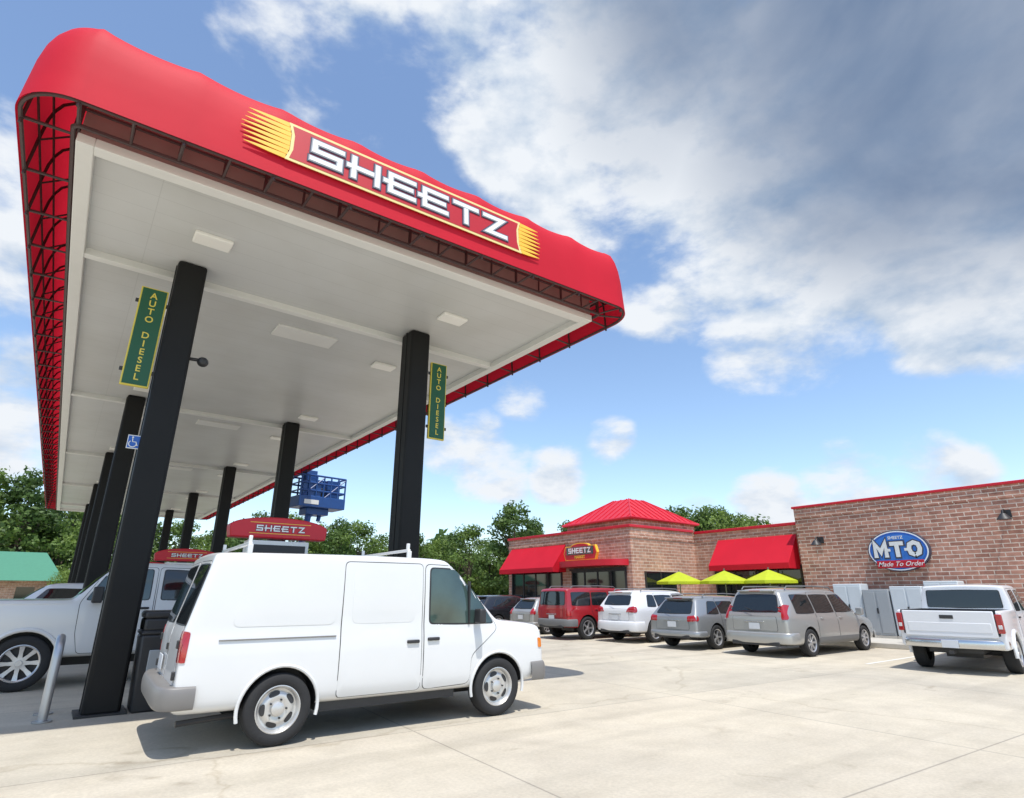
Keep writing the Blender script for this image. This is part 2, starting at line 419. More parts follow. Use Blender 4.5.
def window(bvh,corners,axis,s,parent,r=.05,mat=None,name='window',gr=.018,frame=M_BLK):
    pl=rpoly(corners,r)
    w=patch(name,bvh,pl,axis,s,.012,mat or M_GLASS,parent,rings=6)
    patch('window_frame',bvh,pl,axis,s,.008,frame,w,rings=6,grow=gr)
    return w
def door(bvh,corners,s,parent,paint,handle=None,r=.06,axis='y',name='door',hm=M_BLK):
    pl=rpoly(corners,r,sub=8)
    d=patch(name,bvh,pl,axis,s,.007,paint,parent,rings=12)
    patch('door_seam',bvh,pl,axis,s,.003,M_GAP,d,rings=12,grow=.010,rim=False)
    if handle:
        hx,hz=handle
        if axis=='y':
            h=bvh.ray_cast(Vector((hx,s*5,hz)),Vector((0,-s,0)))[0]
            m=MB(); y0=h.y; m.box(hx-.085,hx+.085,y0,y0+s*.035,hz-.02,hz+.02); m.obj('handle',hm,d,bevel=.012)
    return d
def make_wheel(parent,x,y,r,w,sgn,style='steel'):
    e=part_empty('wheel',parent,(x,y,r))
    t=MB(); t.lathe([(.60*r,-w*.42),(.72*r,-w/2),(.9*r,-w/2),(r*.975,-w*.43),(r,-w*.3),(r,w*.3),(r*.975,w*.43),(.93*r,w*.5),(.80*r,w*.515),(.68*r,w*.47),(.64*r,w*.40)],n=44,sgn=sgn)
    t.obj('tyre',M_RUB,e,ang=50)
    m=MB()
    if style=='steel':
        m.lathe([(.66*r,w*.42),(.665*r,w*.46),(.64*r,w*.47),(.60*r,w*.40),(.56*r,w*.26),(.50*r,w*.24),(.42*r,w*.32),(.33*r,w*.36),(.24*r,w*.30),(.2*r,w*.30),(.19*r,w*.42),(.12*r,w*.47),(0.001,w*.48)],n=44,sgn=sgn)
        for i in range(5):
            a=2*math.pi*(i+.5)/5
            v=[];k=20
            for j in range(k):
                b=2*math.pi*j/k; ang_=a+.42*math.cos(b)*(.86+.14*abs(math.sin(b))); rr=.445*r+.075*r*math.sin(b)
                v.append((rr*math.cos(ang_),sgn*w*(.325 - .35*(rr/r-.445)),rr*math.sin(ang_)))
            m.add(v,[tuple(range(k))],1)
        for i in range(5):
            a=2*math.pi*i/5; m.cyl((.26*r*math.cos(a),sgn*w*.3,.26*r*math.sin(a)),(.26*r*math.cos(a),sgn*w*.42,.26*r*math.sin(a)),.03*r,n=6,mi=1)
    else:
        m.lathe([(.66*r,w*.42),(.67*r,w*.47),(.645*r,w*.48),(.60*r,w*.42),(.585*r,w*.05)],n=44,sgn=sgn)
        m.lathe([(.60*r,w*.06),(0.001,w*.06)],n=30,mi=1,sgn=sgn)
        ns=style
        for i in range(ns):
            a=2*math.pi*i/ns; ca,sa=math.cos(a),math.sin(a)
            v=[]
            for rr,hw_,y_ in((.10*r,.085*r,w*.38),(.35*r,.06*r,w*.36),(.62*r,.085*r,w*.43)):
                for q in(-1,1):
                    v.append((rr*ca-q*hw_*sa,sgn*y_,rr*sa+q*hw_*ca)); v.append((rr*ca-q*hw_*1.1*sa,sgn*(y_-.12*w),rr*sa+q*hw_*1.1*ca))
            f=[]
            for k in range(2):
                b=k*4; f+=[(b,b+2,b+6,b+4),(b,b+4,b+5,b+1),(b+2,b+3,b+7,b+6)]
            m.add(v,f)
        m.cyl((0,sgn*w*.2,0),(0,sgn*w*.43,0),.15*r,.11*r,n=20)
    m.obj('rim',[M_WHL if style=='steel' else M_ALLOY,M_BLK],e,ang=40)
    return e
def wheels_all(parent,xs,r,w,hw,style):
    for x in xs:
        for s in(1,-1): make_wheel(parent,x,s*(hw-w*.5-.01),r,w,s,style)
    m=MB()
    for x in xs: m.cyl((x,-(hw-.2),r),(x,hw-.2,r),.06,n=10)
    m.box(xs[0]-.2,xs[1]+.2,-.35,.35,r-.12,r+.1)
    m.obj('axle',M_BLK,parent)
def bumper(parent,x,hw,z0,z1,s,mat,wrap=.5,depth=.1,name='bumper',full=False):
    if full: path=[(x-s*wrap,hw+.016),(x-s*wrap*.5,hw+.020),(x-s*.03,hw+.018),(x+s*depth*.35,hw+.0),(x+s*depth*.75,hw-.06),(x+s*depth,hw*.75),(x+s*depth,hw*.3)]
    else: path=[(x-s*wrap,hw+.012),(x-s*.18,hw+.014),(x-s*.02,hw-.05),(x+s*depth*.6,hw*.72),(x+s*depth,hw*.3)]
    path=path+[(a,-b) for a,b in path[::-1]]
    h=z1-z0; prof=[(0,z0+.02),(.03,z0),( .045,z0+h*.5),(.03,z1),(-.03,z1+.004),(-.12,z1-.002)]
    V=[];F=[];N=len(path);
    for i,(a,b) in enumerate(path):
        p=Vector(path[max(i-1,0)]); q=Vector(path[min(i+1,N-1)]); d=(q-p).normalized(); n=Vector((d.y,-d.x)) 
        if n.dot(Vector((a-(x-s*1.0),b)))<0: n=-n
        for o,z in prof: V.append((a+n.x*(o-.02),b+n.y*(o-.02),z))
    k=len(prof)
    for i in range(N-1):
        for j in range(k-1): F.append((i*k+j,i*k+j+1,(i+1)*k+j+1,(i+1)*k+j))
    m=MB(); m.add(V,F); o=m.obj(name,mat,parent,ang=50)
    md=o.modifiers.new('s','SUBSURF'); md.levels=1; md.render_levels=2
    return o
def mirror_part(parent,x,z,hw,mat,sc=1):
    for s in(1,-1):
        m=MB(); m.box(x-.05*sc,x+.07*sc,s*(hw+.06),s*(hw+.27*sc),z-.02,z+.20*sc); 
        m.box(x-.01,x+.04,s*(hw-.12),s*(hw+.08),z,z+.05)
        m.obj('mirror',mat,parent,bevel=.03,seg=3)
def plate(parent,x,z,y=0,s=-1):
    sbox('licence_plate',(x-.006,x+.006,y-.155,y+.155,z-.08,z+.08),M_PLATE,parent,bevel=.004)
def std_st(L,hw,H,belt,rs,ws0,ws1,hood,zb,tu):
    return [(0.0,rs,zb+.16,belt-.05,H-.14,hw*.86,hw*.62*tu),(.035,rs+.04,zb+.08,belt-.02,H-.07,hw*.93,hw*.68*tu),(.16,rs+.16,zb+.02,belt,H-.03,hw*.98,hw*.72*tu),
            (.8,.8+rs*.4,zb,belt-.005,H-.008,hw,hw*.755*tu),(L*.42,L*.42,zb,belt-.02,H,hw,hw*.78*tu),(ws0+.05,ws0-.28,zb,belt-.03,H-.015,hw,hw*.77*tu),(ws0+.3,ws0,zb,belt-.04,H-.06,hw,hw*.74*tu),
            (ws1-.12,ws1-.14,zb,hood-.07,hood+.10,hw*.995,hw*.76),(ws1+.02,ws1+.02,zb,hood-.09,hood+.02,hw*.99,hw*.77),((ws1+L)/2,(ws1+L)/2,zb+.01,hood-.13,hood-.03,hw*.975,hw*.75),(L-.2,L-.22,zb+.03,hood-.24,hood-.12,hw*.93,hw*.70),
            (L-.05,L-.07,zb+.07,hood-.34,hood-.22,hw*.84,hw*.62),(L,L-.02,zb+.12,hood-.42,hood-.32,hw*.72,hw*.52)]
def std_car(name,label,category,loc,rz,paint,L,hw,H,belt,rs,ws0,ws1,hood,zb,xs,r,style,wins,doors,rearwin,lights,bump_mat=None,plz=.75,rack=False,glass=None,group='cars parked in front of the store',spoiler=True,tu=1.,lower=None,rm=.13):
    e=thing(name,label,category,loc,rz,group)
    bo,bvh=body(std_st(L,hw,H,belt,rs,ws0,ws1,hood,zb,tu),paint,e,[(x,r) for x in xs],hw,rm=rm)
    wheels_all(e,xs,r,.22,hw,style)
    for s in(1,-1):
        for d,h in doors: door(bvh,d,s,e,paint,h,hm=paint)
        for w in wins: window(bvh,w,'y',s,e,mat=glass)
        for lt in lights:
            patch('tail_light',bvh,rpoly([(s*a,b) for a,b in lt],.03),'x',-1,.014,M_TAIL,e,rings=5)
        zt=max(b for a,b in lights[0]); zl=min(b for a,b in lights[0])
        patch('tail_light',bvh,rpoly([(.05,zl),(.14,zl+.04),(.15,zt-.03),(.07+rs*.1,zt)],.03),'y',s,.012,M_TAIL,e,rings=4)
        patch('headlight',bvh,rpoly([(s*hw*.45,hood-.36),(s*hw*.75,hood-.34),(s*hw*.78,hood-.22),(s*hw*.5,hood-.25)],.03),'x',1,.01,M_LENS,e,rings=4)
        if rack:
            m=MB(); m.tube([(rs+.35,s*hw*.66,H-.03),(rs+.45,s*hw*.66,H+.05),(L*.4,s*hw*.7,H+.065),(ws0-.35,s*hw*.68,H+.04),(ws0-.25,s*hw*.68,H-.03)],.018)
            m.obj('roof_rail',M_GREYP,e)
        if lower:
            patch('side_cladding',bvh,rpoly([(xs[0]+r*1.2,zb+.03),(xs[1]-r*1.2,zb+.03),(xs[1]-r*1.22,zb+.2),(xs[0]+r*1.22,zb+.2)],.02),'y',s,.014,lower,e,rings=5)
    window(bvh,rearwin,'x',-1,e,r=.07,name='rear_window',mat=glass)
    window(bvh,[(-hw*.72,hood+.06),(hw*.72,hood+.06),(hw*.60,H-.12),(-hw*.60,H-.12)],'x',1,e,name='windscreen',r=.06,mat=glass)
    bumper(e,.0,hw*1.0,zb+.06,belt-.42 if belt-.42>zb+.2 else zb+.3,-1,bump_mat or paint,wrap=.42,depth=.09)
    bumper(e,L,hw*.93,zb+.03,zb+.28,1,bump_mat or paint,wrap=.3,depth=.02)
    m=MB(); m.box(-.085,.02,-hw*.7,hw*.7,zb+.02,zb+.12); m.obj('lower_valance',M_BLK,e,bevel=.02)
    yy=hw*.66
    g=rpoly([(-yy,belt-.38),(yy,belt-.38),(yy*.98,belt-.03),(-yy*.98,belt-.03)],.05)
    d=patch('tailgate',bvh,g,'x',-1,.007,paint,e,rings=8); patch('door_seam',bvh,g,'x',-1,.003,M_GAP,d,rings=8,grow=.01,rim=False)
    hx=bvh.ray_cast(Vector((-5,0,plz)),Vector((1,0,0)))[0].x
    plate(e,hx-.02,plz)
    m=MB(); m.box(hx-.03,hx-.005,-.28,.28,plz+.10,plz+.125); m.obj('tailgate_handle',M_CHR,e,bevel=.006)
    mirror_part(e,ws1-.45,belt-.02,hw-.06,paint,.9)
    if spoiler:
        m=MB(); m.box(rs-.06,rs+.12,-hw*.55,hw*.55,H-.085,H-.045); m.obj('spoiler',paint,e,bevel=.015)
        m=MB(); m.box(rs-.068,rs-.05,-.16,.16,H-.075,H-.055); m.obj('brake_light',M_TAIL,e)
    m=MB(); m.tube([(hx-.0,.0,belt+.12),(hx+rs*.2-.02,.25,belt+.20)],.008,5); m.obj('rear_wiper',M_BLK,e)
    m=MB(); m.cyl((-.05,hw*.45,zb+.05),(.3,hw*.45,zb+.05),.03,n=10); m.obj('exhaust_pipe',M_GALV,e)
    return e,bvh

def cargo_van(loc,rz):
    hw=.98
    e=thing('cargo_van','white windowless cargo van with ladder rack parked beside fuel pumps','van',loc,rz)
    st=[(.0,.20,.48,1.14,1.95,.94,.85),(.012,.212,.42,1.145,1.98,.965,.878),(.05,.25,.37,1.15,1.995,.978,.89),(.12,.31,.36,1.15,2.002,hw,.90),(.7,.82,.36,1.15,2.015,hw,.915),(2.0,2.0,.35,1.15,2.025,hw,.92),(2.75,2.74,.35,1.15,2.02,hw,.915),
        (3.15,3.08,.35,1.14,2.01,hw,.91),(3.28,3.18,.35,1.13,1.965,hw,.895),(3.94,3.91,.35,1.10,1.27,.978,.88),(3.98,3.97,.35,1.09,1.20,.977,.895),(4.3,4.3,.36,1.075,1.175,.976,.905),(4.62,4.62,.38,1.04,1.14,.972,.905),(4.71,4.71,.40,1.00,1.105,.962,.90),(4.73,4.728,.44,.93,1.05,.94,.88)]
    xs=(1.05,3.93); r=.36
    bo,bvh=body(st,M_WHITE,e,[(x,r) for x in xs],hw,rm=.055)
    wheels_all(e,xs,r,.225,hw,'steel')
    for s in(1,-1):
        door(bvh,[(2.78,.42),(3.46,.44),(3.49,.78),(3.93,1.10),(3.36,1.91),(2.78,1.93)],s,e,M_WHITE,(2.91,1.0),r=.08)
        window(bvh,[(2.86,1.19),(3.86,1.17),(3.37,1.86),(2.86,1.88)],'y',s,e,r=.06,mat=M_GLASS2,gr=.022)
        sbox('quarter_divider',(3.44,3.462,s*.925,s*.975,1.18,1.72),M_BLK,e)
        door(bvh,[(1.68,.42),(2.74,.42),(2.74,1.93),(1.68,1.93)],s,e,M_WHITE,(2.62,.98),r=.06,name='sliding_door')
        for (a,b) in ((.46,1.60),(1.80,2.64)):
            pl=rpoly([(a,1.21),(b,1.21),(b,1.84),(a+ (0.14 if a<1 else 0),1.84)],.09)
            patch('pressed_panel',bvh,pl,'y',s,.0095 if a>1 else .0035,M_WHITE,e,rings=10)
        m=MB(); m.box(.35,1.62,s*hw*.985,s*hw*.985+s*.014,1.075,1.088); m.obj('slide_rail',M_LGREY,e,bevel=.004)
        for x in xs:
            m=MB(); pts=[]
            for k in range(0,25):
                a=R(-14+k*208/24); px=x+math.cos(a)*r*1.185; pz=r+.01+math.sin(a)*r*1.185
                h=bvh.ray_cast(Vector((px,s*5,max(pz,.45))),Vector((0,-s,0)))[0]
                pts.append((px,(h.y if h else s*hw)-s*.004,pz))
            m.tube(pts,.020,8); m.obj('wheel_arch_lip',M_WHITE,e)
        patch('tail_light',bvh,rpoly([(.015,.88),(.06,.88),(.075,1.16),(.025,1.16)],.01),'y',s,.010,M_TAIL,e,rings=4)
        patch('tail_light',bvh,rpoly([(s*.84,.88),(s*.955,.88),(s*.945,1.18),(s*.84,1.18)],.02),'x',-1,.012,M_TAIL,e,rings=4)
        patch('headlight',bvh,rpoly([(s*.52,.78),(s*.90,.78),(s*.90,.94),(s*.52,.96)],.02),'x',1,.012,M_LENS,e,rings=4)
        patch('side_marker_light',bvh,rpoly([(4.63,.82),(4.69,.82),(4.69,.94),(4.63,.95)],.02),'y',s,.010,M_AMB,e,rings=3)
        dd=[(s*.03,.56),(s*.83,.56),(s*.83,1.18),(s*.80,1.90),(s*.03,1.92)]
        door(bvh,dd,-1,e,M_WHITE,axis='x',name='rear_door')
        window(bvh,[(s*.08,1.24),(s*.86,1.24),(s*.81,1.86),(s*.08,1.88)],'x',-1,e,r=.05,name='rear_window')
        for hz in(.75,1.05):
            hx=bvh.ray_cast(Vector((-4,s*.78,hz)),Vector((1,0,0)))[0].x
            m=MB(); m.box(hx-.03,hx+.0,s*.80,s*.86,hz-.04,hz+.04); m.obj('door_hinge',M_BLK,e,bevel=.006)
    window(bvh,[(-.80,1.31),(.80,1.31),(.76,1.93),(-.76,1.93)],'x',1,e,name='windscreen',mat=M_GLASS2)
    patch('grille',bvh,rpoly([(-.48,.68),(.48,.68),(.48,.95),(-.48,.95)],.03),'x',1,.012,M_BLK,e,rings=4)
    bumper(e,-.0,hw,.43,.66,-1,M_LGREY,wrap=.20,depth=.14,full=True)
    bumper(e,4.71,hw-.01,.38,.64,1,M_LGREY,wrap=.22,depth=.08,full=True)
    m=MB(); m.box(-.03,-.01,-.03,.03,.95,1.02); m.obj('door_latch',M_BLK,e,bevel=.004)
    plate(e,-.03,.80,.34)
    mirror_part(e,3.56,1.19,hw-.06,M_BLK,.85)
    for x in(.55,2.55):
        m=MB(); m.box(x-.022,x+.022,-.86,.86,2.09,2.125)
        for s in(1,-1):
            m.box(x-.028,x+.028,s*.84,s*.885,1.94,2.10)
            m.box(x-.02,x+.02,s*.80,s*.84,2.12,2.20)
        m.obj('ladder_rack_bar',M_WHITE,e,bevel=.006)
    m=MB(); m.tube([(.1,-.72,.28),(.5,-.70,.30),(1.4,-.55,.3)],.03); m.obj('exhaust_pipe',M_BLK,e)
    m=MB(); m.box(1.5,3.3,-.86,.86,.28,.38); m.obj('underbody',M_BLK,e)
    return e

def pickup(name,label,loc,rz,paint,group=None,style=6,hw=1.0,r=.40,H=1.88,hood=1.30,belt=1.24):
    e=thing(name,label,'pickup truck',loc,rz,group)
    cb=2.02; zb=.48; xs=(1.12,4.78); b0=belt+.05; ht=H-.12
    st=[(cb,cb+.05,zb,belt,H-.05,hw*.965,hw*.82),(cb+.03,cb+.08,zb,belt,H-.015,hw*.98,hw*.845),(cb+.3,cb+.34,zb,belt,H,hw*.99,hw*.86),(3.0,3.0,zb,belt,H+.01,hw,hw*.87),(3.66,3.58,zb,belt,H-.0,hw,hw*.86),(3.82,3.70,zb,belt,H-.045,hw,hw*.85),
        (4.20,4.17,zb,hood-.03,hood+.09,hw,hw*.90),(4.24,4.235,zb,hood-.06,hood+.015,hw,hw*.945),(4.34,4.34,zb,hood-.065,hood+.005,hw,hw*.955),(5.0,5.0,zb,hood-.065,hood+.01,hw*.998,hw*.955),(5.55,5.55,zb,hood-.07,hood,hw*.995,hw*.955),(5.70,5.70,zb,hood-.09,hood-.01,hw*.99,hw*.95),(5.74,5.74,zb+.03,hood-.13,hood-.04,hw*.975,hw*.94)]
    bo,bvh=body(st,paint,e,[(xs[1],r)],hw,name='cab',rm=.06)
    m=MB(); m.box(0.05,cb-.03,-hw*.985,hw*.985,.52,1.32); b=m.obj('bed',[paint,M_BLK],None,smooth=False)
    md=b.modifiers.new('b','BEVEL'); md.width=.05; md.segments=3; b.data=eval_mesh(b); b.modifiers.clear()
    c=MB(); c.box(-.5,cb-.10,-hw*.90,hw*.90,.80,2.0,mi=1); co=c.obj('cut',[paint,M_BLK],smooth=False); bool_cut(b,co); bpy.data.objects.remove(co)
    co=cutter([(xs[0],r)],hw,[paint,M_BLK]); bool_cut(b,co); bpy.data.objects.remove(co)
    finish(b.data,True,35); b.parent=e
    wheels_all(e,xs,r,.27,hw,style)
    t=sbox('tailgate',(-.0,.055,-hw*.86,hw*.86,.76,1.31),paint,e,bevel=.02)
    m=MB(); m.box(-.012,.01,-.13,.13,1.14,1.22); m.obj('tailgate_handle',M_BLK,t,bevel=.008)
    m=MB(); m.box(-.008,.01,-hw*.78,hw*.78,.86,1.06); m.obj('pressed_panel',paint,t,bevel=.02)
    for s in(1,-1):
        m=MB(); m.box(.0,.10,s*hw*.875,s*hw*.99,.86,1.25); m.obj('tail_light',M_TAIL,e,bevel=.015)
        m=MB(); m.box(-.008,.05,s*hw*.90,s*hw*.97,.95,1.03); m.obj('reversing_light',M_LENS,e,bevel=.006)
        door(bvh,[(2.98,.56),(4.02,.56),(4.10,.9),(4.12,belt),(3.78,ht+.02),(2.98,ht+.04)],s,e,paint,(3.12,belt-.1),hm=M_BLK)
        window(bvh,[(3.06,b0),(4.04,b0),(3.73,ht-.01),(3.06,ht)],'y',s,e,mat=M_GLASS2)
        door(bvh,[(cb+.16,.56),(2.94,.56),(2.94,ht+.04),(cb+.20,ht+.03)],s,e,paint,(2.32,belt-.1),hm=M_BLK)
        window(bvh,[(cb+.26,b0),(2.86,b0),(2.86,ht),(cb+.30,ht-.02)],'y',s,e)
        for x in xs:
            m=MB(); pts=[]
            for k in range(21):
                a=R(-8+k*196/20); pts.append((x+math.cos(a)*r*1.19,s*(hw*.985+.006),r+.01+math.sin(a)*r*1.19))
            m.tube(pts,.038,8)
            m.obj('wheel_arch_lip',paint,e)
        patch('headlight',bvh,rpoly([(s*.55,.92),(s*.92,.92),(s*.92,1.16),(s*.55,1.16)],.02),'x',1,.012,M_LENS,e,rings=4)
        patch('headlight',bvh,rpoly([(5.50,.94),(5.70,.94),(5.70,1.14),(5.50,1.14)],.02),'y',s,.012,M_LENS,e,rings=4)
    window(bvh,[(-.76,b0+.06),(.76,b0+.06),(.74,ht),(-.74,ht)],'x',-1,e,name='rear_window')
    window(bvh,[(-.86,hood+.11),(.86,hood+.11),(.80,H-.09),(-.80,H-.09)],'x',1,e,name='windscreen')
    patch('grille',bvh,rpoly([(-.5,.78),(.5,.78),(.5,1.12),(-.5,1.12)],.03),'x',1,.012,M_CHR,e,rings=4)
    bumper(e,.02,hw*.97,.52,.72,-1,M_CHR,wrap=.22,depth=.16)
    bumper(e,5.72,hw*.97,.46,.68,1,M_CHR,wrap=.35,depth=.08)
    plate(e,-.19,.62)
    mirror_part(e,3.88,belt+.02,hw-.03,M_BLK,1.3)
    m=MB(); m.box(.2,5.3,-.5,.5,.42,.56); m.box(-.25,.1,-.04,.04,.42,.48); m.obj('chassis',M_BLK,e)
    return e

cargo_van((1.09,8.12,0),R(-1.5))

def zw(belt,H): return belt+.05,H-.17
def side(belt,H,xs_bot,xs_top):
    b,t=zw(belt,H); out=[]
    for (a0,a1),(t0,t1) in zip(xs_bot,xs_top): out.append([(a0,b),(a1,b),(t1,t),(t0,t-.0)])
    return out
std_car('parked_minivan','silver minivan parked nose-in in front of the store','minivan',(15.0,9.30,0),R(0),M_BEIGE,5.1,.97,1.70,1.02,.26,3.35,4.25,1.0,.26,(1.05,4.12),.34,7,
  side(1.02,1.70,[(.55,1.45),(1.55,2.55),(2.65,4.0)],[(.62,1.47),(1.55,2.52),(2.65,3.42)]),
  [([(1.5,.36),(2.58,.36),(2.60,1.60),(1.5,1.60)],(1.75,.93)),([(2.63,.36),(3.62,.36),(3.68,.7),(3.98,1.0),(3.40,1.56),(2.64,1.60)],(2.82,.93))],
  [(-.68,1.10),(.68,1.10),(.58,1.53),(-.58,1.53)],[[(.78,.92),(.91,.92),(.82,1.28),(.75,1.28)]],rack=True,lower=M_GREYP)
std_car('parked_crossover','low silver grey wagon parked nose-in in front of the store','car',(14.88,11.94,0),R(1.5),M_SILVER,4.75,.90,1.50,.94,.44,3.05,3.9,.95,.30,(.98,3.70),.34,5,
  side(.94,1.50,[(.60,1.2),(1.3,2.15),(2.25,3.5)],[(.90,1.25),(1.3,2.13),(2.25,3.0)]),
  [([(1.35,.42),(2.18,.40),(2.20,1.42),(1.3,1.42),(1.28,.8)],(1.5,.84)),([(2.23,.40),(3.2,.40),(3.3,.86),(3.0,1.40),(2.23,1.42)],(2.42,.84))],
  [(-.62,1.00),(.62,1.00),(.50,1.35),(-.50,1.35)],[[(.55,.78),(.84,.80),(.78,.95),(.55,.93)]],rack=True,bump_mat=M_SILVER,plz=.70,lower=M_GREYP,tu=.97)
std_car('parked_suv','white crossover parked nose-in in front of the store','car',(15.35,14.72,0),R(1),M_WHITE2,4.6,.93,1.68,1.10,.32,3.0,3.85,1.05,.30,(.98,3.72),.37,6,
  side(1.10,1.68,[(.70,1.15),(1.25,2.15),(2.25,3.45)],[(.90,1.2),(1.25,2.13),(2.25,2.95)]),
  [([(1.4,.40),(2.18,.38),(2.20,1.58),(1.25,1.58),(1.25,.9)],(1.5,.95)),([(2.23,.38),(3.2,.38),(3.3,.9),(2.98,1.56),(2.23,1.58)],(2.42,.95))],
  [(-.58,1.20),(.58,1.20),(.52,1.50),(-.52,1.50)],[[(.50,.98),(.88,.96),(.80,1.16),(.60,1.12)]],rack=True,bump_mat=M_WHITE2,plz=.80,lower=M_GREYP,tu=.96)
std_car('parked_suv','dark red boxy sport utility vehicle parked nose-in by the store entrance','car',(14.52,17.10,0),R(-1),M_REDP,4.4,.93,1.78,1.12,.05,2.95,3.32,1.18,.38,(.95,3.45),.39,5,
  side(1.12,1.78,[(.24,1.1),(1.2,2.0),(2.1,3.05)],[(.25,1.12),(1.2,1.98),(2.1,2.86)]),
  [([(1.42,.48),(2.02,.48),(2.04,1.68),(1.16,1.68),(1.16,.98)],(1.4,1.02)),([(2.07,.48),(2.95,.48),(3.05,.9),(2.86,1.66),(2.07,1.68)],(2.25,1.02))],
  [(-.70,1.18),(.70,1.18),(.68,1.64),(-.68,1.64)],[[(.80,.80),(.90,.80),(.89,1.10),(.80,1.10)]],rack=True,bump_mat=M_GREYP,tu=1.17,rm=.055,lower=M_GREYP,spoiler=False)
std_car('parked_hatchback','small light silver hatchback parked nose-in by the store entrance','car',(15.3,20.0,0),R(2),M_BEIGE,3.6,.83,1.42,.90,.40,2.3,3.0,.92,.25,(.75,2.95),.31,7,
  side(.90,1.42,[(.6,1.2),(1.3,2.0),(2.1,2.7)],[(.85,1.2),(1.3,2.0),(2.1,2.3)]),[],
  [(-.56,.98),(.56,.98),(.48,1.29),(-.48,1.29)],[[(.60,.76),(.78,.78),(.70,1.0),(.60,.98)]],plz=.66)
for yy,lab,pt in((22.9,'black car parked nose-in beyond the red vehicle',M_BLACKP),(26.2,'dark car parked beside the store wing',M_BLACKP),(29.8,'dark car parked beyond the store wing',M_BLACKP)):
    std_car('parked_car',lab,'car',(14.6+ (yy-22)*.06,yy,0),R(2),pt,4.2,.90,1.50,.98,.5,2.6,3.4,.98,.25,(.95,3.3),.33,7,
      side(.98,1.50,[(.7,1.2),(1.3,2.0),(2.1,2.9)],[(.95,1.2),(1.3,2.0),(2.1,2.55)]),[],
      [(-.56,1.05),(.56,1.05),(.48,1.34),(-.48,1.34)],[[(.55,.82),(.82,.84),(.76,1.0),(.55,.98)]])
pk=pickup('pickup_truck','white pickup truck with chrome rear bumper parked nose-in by the store',(15.05,4.88,0),R(6),M_WHITE2,style=6)
pk.scale=(.93,.93,.93)
pickup('pickup_truck','tall white crew cab pickup truck refuelling at a pump island',(4.38,14.42,0),R(180),M_WHITE,style=8,r=.44,H=2.12,hood=1.44,belt=1.40)
std_car('waiting_suv','white sport utility vehicle stopped at a farther pump','car',(2.7,22.6,0),R(180),M_WHITE2,4.9,.95,1.86,1.18,.2,3.2,3.9,1.20,.34,(1.0,3.9),.39,6,
  side(1.18,1.86,[(.42,1.2),(1.3,2.2),(2.3,3.5)],[(.50,1.22),(1.3,2.18),(2.3,3.1)]),[],
  [(-.66,1.26),(.66,1.26),(.58,1.66),(-.58,1.66)],[[(.74,.9),(.90,.9),(.86,1.25),(.74,1.25)]],group='vehicles under the canopy')

# ------------------------------------------------------------------ fuel canopy
PX,PY=3.2,7.9
can=thing('fuel_canopy','large fuel station canopy with red rounded fabric fascia on black columns','gas station canopy',(PX,PY,0),R(.75))
OF=(-PX,-PY,0)
X0,X1,Y0,Y1=-.96,7.62,7.86,49.2; ZC=7.0
def skew(x,y,y0): return y-.040*(x+1.6)*max(0,1-(y-y0)/2.2) if y<y0+2.2 else y
def skew_obj(o,y0):
    for v in o.data.vertices: v.co.y=skew(v.co.x,v.co.y,y0)
    return o
deck=skew_obj(sbox('deck',(X0,X1,Y0,Y1,ZC+.02,8.38),M_DECK,can,loc=OF),Y0)
m=MB(); m.box(X0+.02,X1-.02,Y0+.02,Y1-.02,ZC,ZC+.03); skew_obj(m.obj('ceiling',M_CEIL,can,loc=OF),Y0)
tw=.17
for b in((X0-.02,X0+tw,Y0-.02,Y1,ZC-.13,ZC+.01),(X1-tw,X1+.02,Y0-.02,Y1,ZC-.13,ZC+.01),(X0+tw,X1-tw,Y0-.02,Y0+tw,ZC-.128,ZC+.01),(X0+tw,X1-tw,Y1-tw,Y1,ZC-.13,ZC+.01)):
    skew_obj(sbox('ceiling_trim',b,M_TRIMW,can,loc=OF,bevel=.012),Y0)
ROWS=[10.5+8.8*i for i in range(5)]
for y in ROWS:
    m=MB(); m.box(X0+tw,X1-tw,y+.30,y+.46,ZC-.12,ZC+.01); m.obj('ceiling_beam',M_TRIMW,can,loc=OF,bevel=.01)
    for cx in(.73,5.2):
        m=MB(); m.box(cx-.225,cx+.225,y-.25,y+.25,.0,ZC-.005)
        o=m.obj('column',M_COLM,can,loc=OF,bevel=.05,seg=4)
        for s in (-1,1): sbox('cover_strip',(cx+s*.229-.006,cx+s*.229+.006,y-.03,y+.03,.05,ZC-.02),M_COLM,o)
        sbox('base_plate',(cx-.3,cx+.3,y-.32,y+.32,0.004,.03),M_BLK,o)
for y in [9.3]+[12.6+8.8*i for i in range(4)]+[18.2+8.8*i for i in range(4)]:
    for cx in(.85,5.4):
        m=MB(); m.box(cx-.28,cx+.28,y-.17,y+.17,ZC-.06,ZC+.005); m.obj('ceiling_light',M_FIX,can,loc=OF,bevel=.02)
for y in(12.1,20.9,29.7):
    m=MB(); m.box(2.6,3.9,y-.35,y+.25,ZC-.035,ZC+.004); m.obj('access_panel',M_TRIMW,can,loc=OF,bevel=.01)
ax0,ax1,ay0,ay1=-1.58,8.30,7.18,49.95; cr=.60
prof=[(0,6.97),(.010,7.12),(.025,7.35),(.045,7.65),(.07,7.92),(.11,8.10),(.18,8.26),(.30,8.37),(.46,8.42),(.64,8.43)]
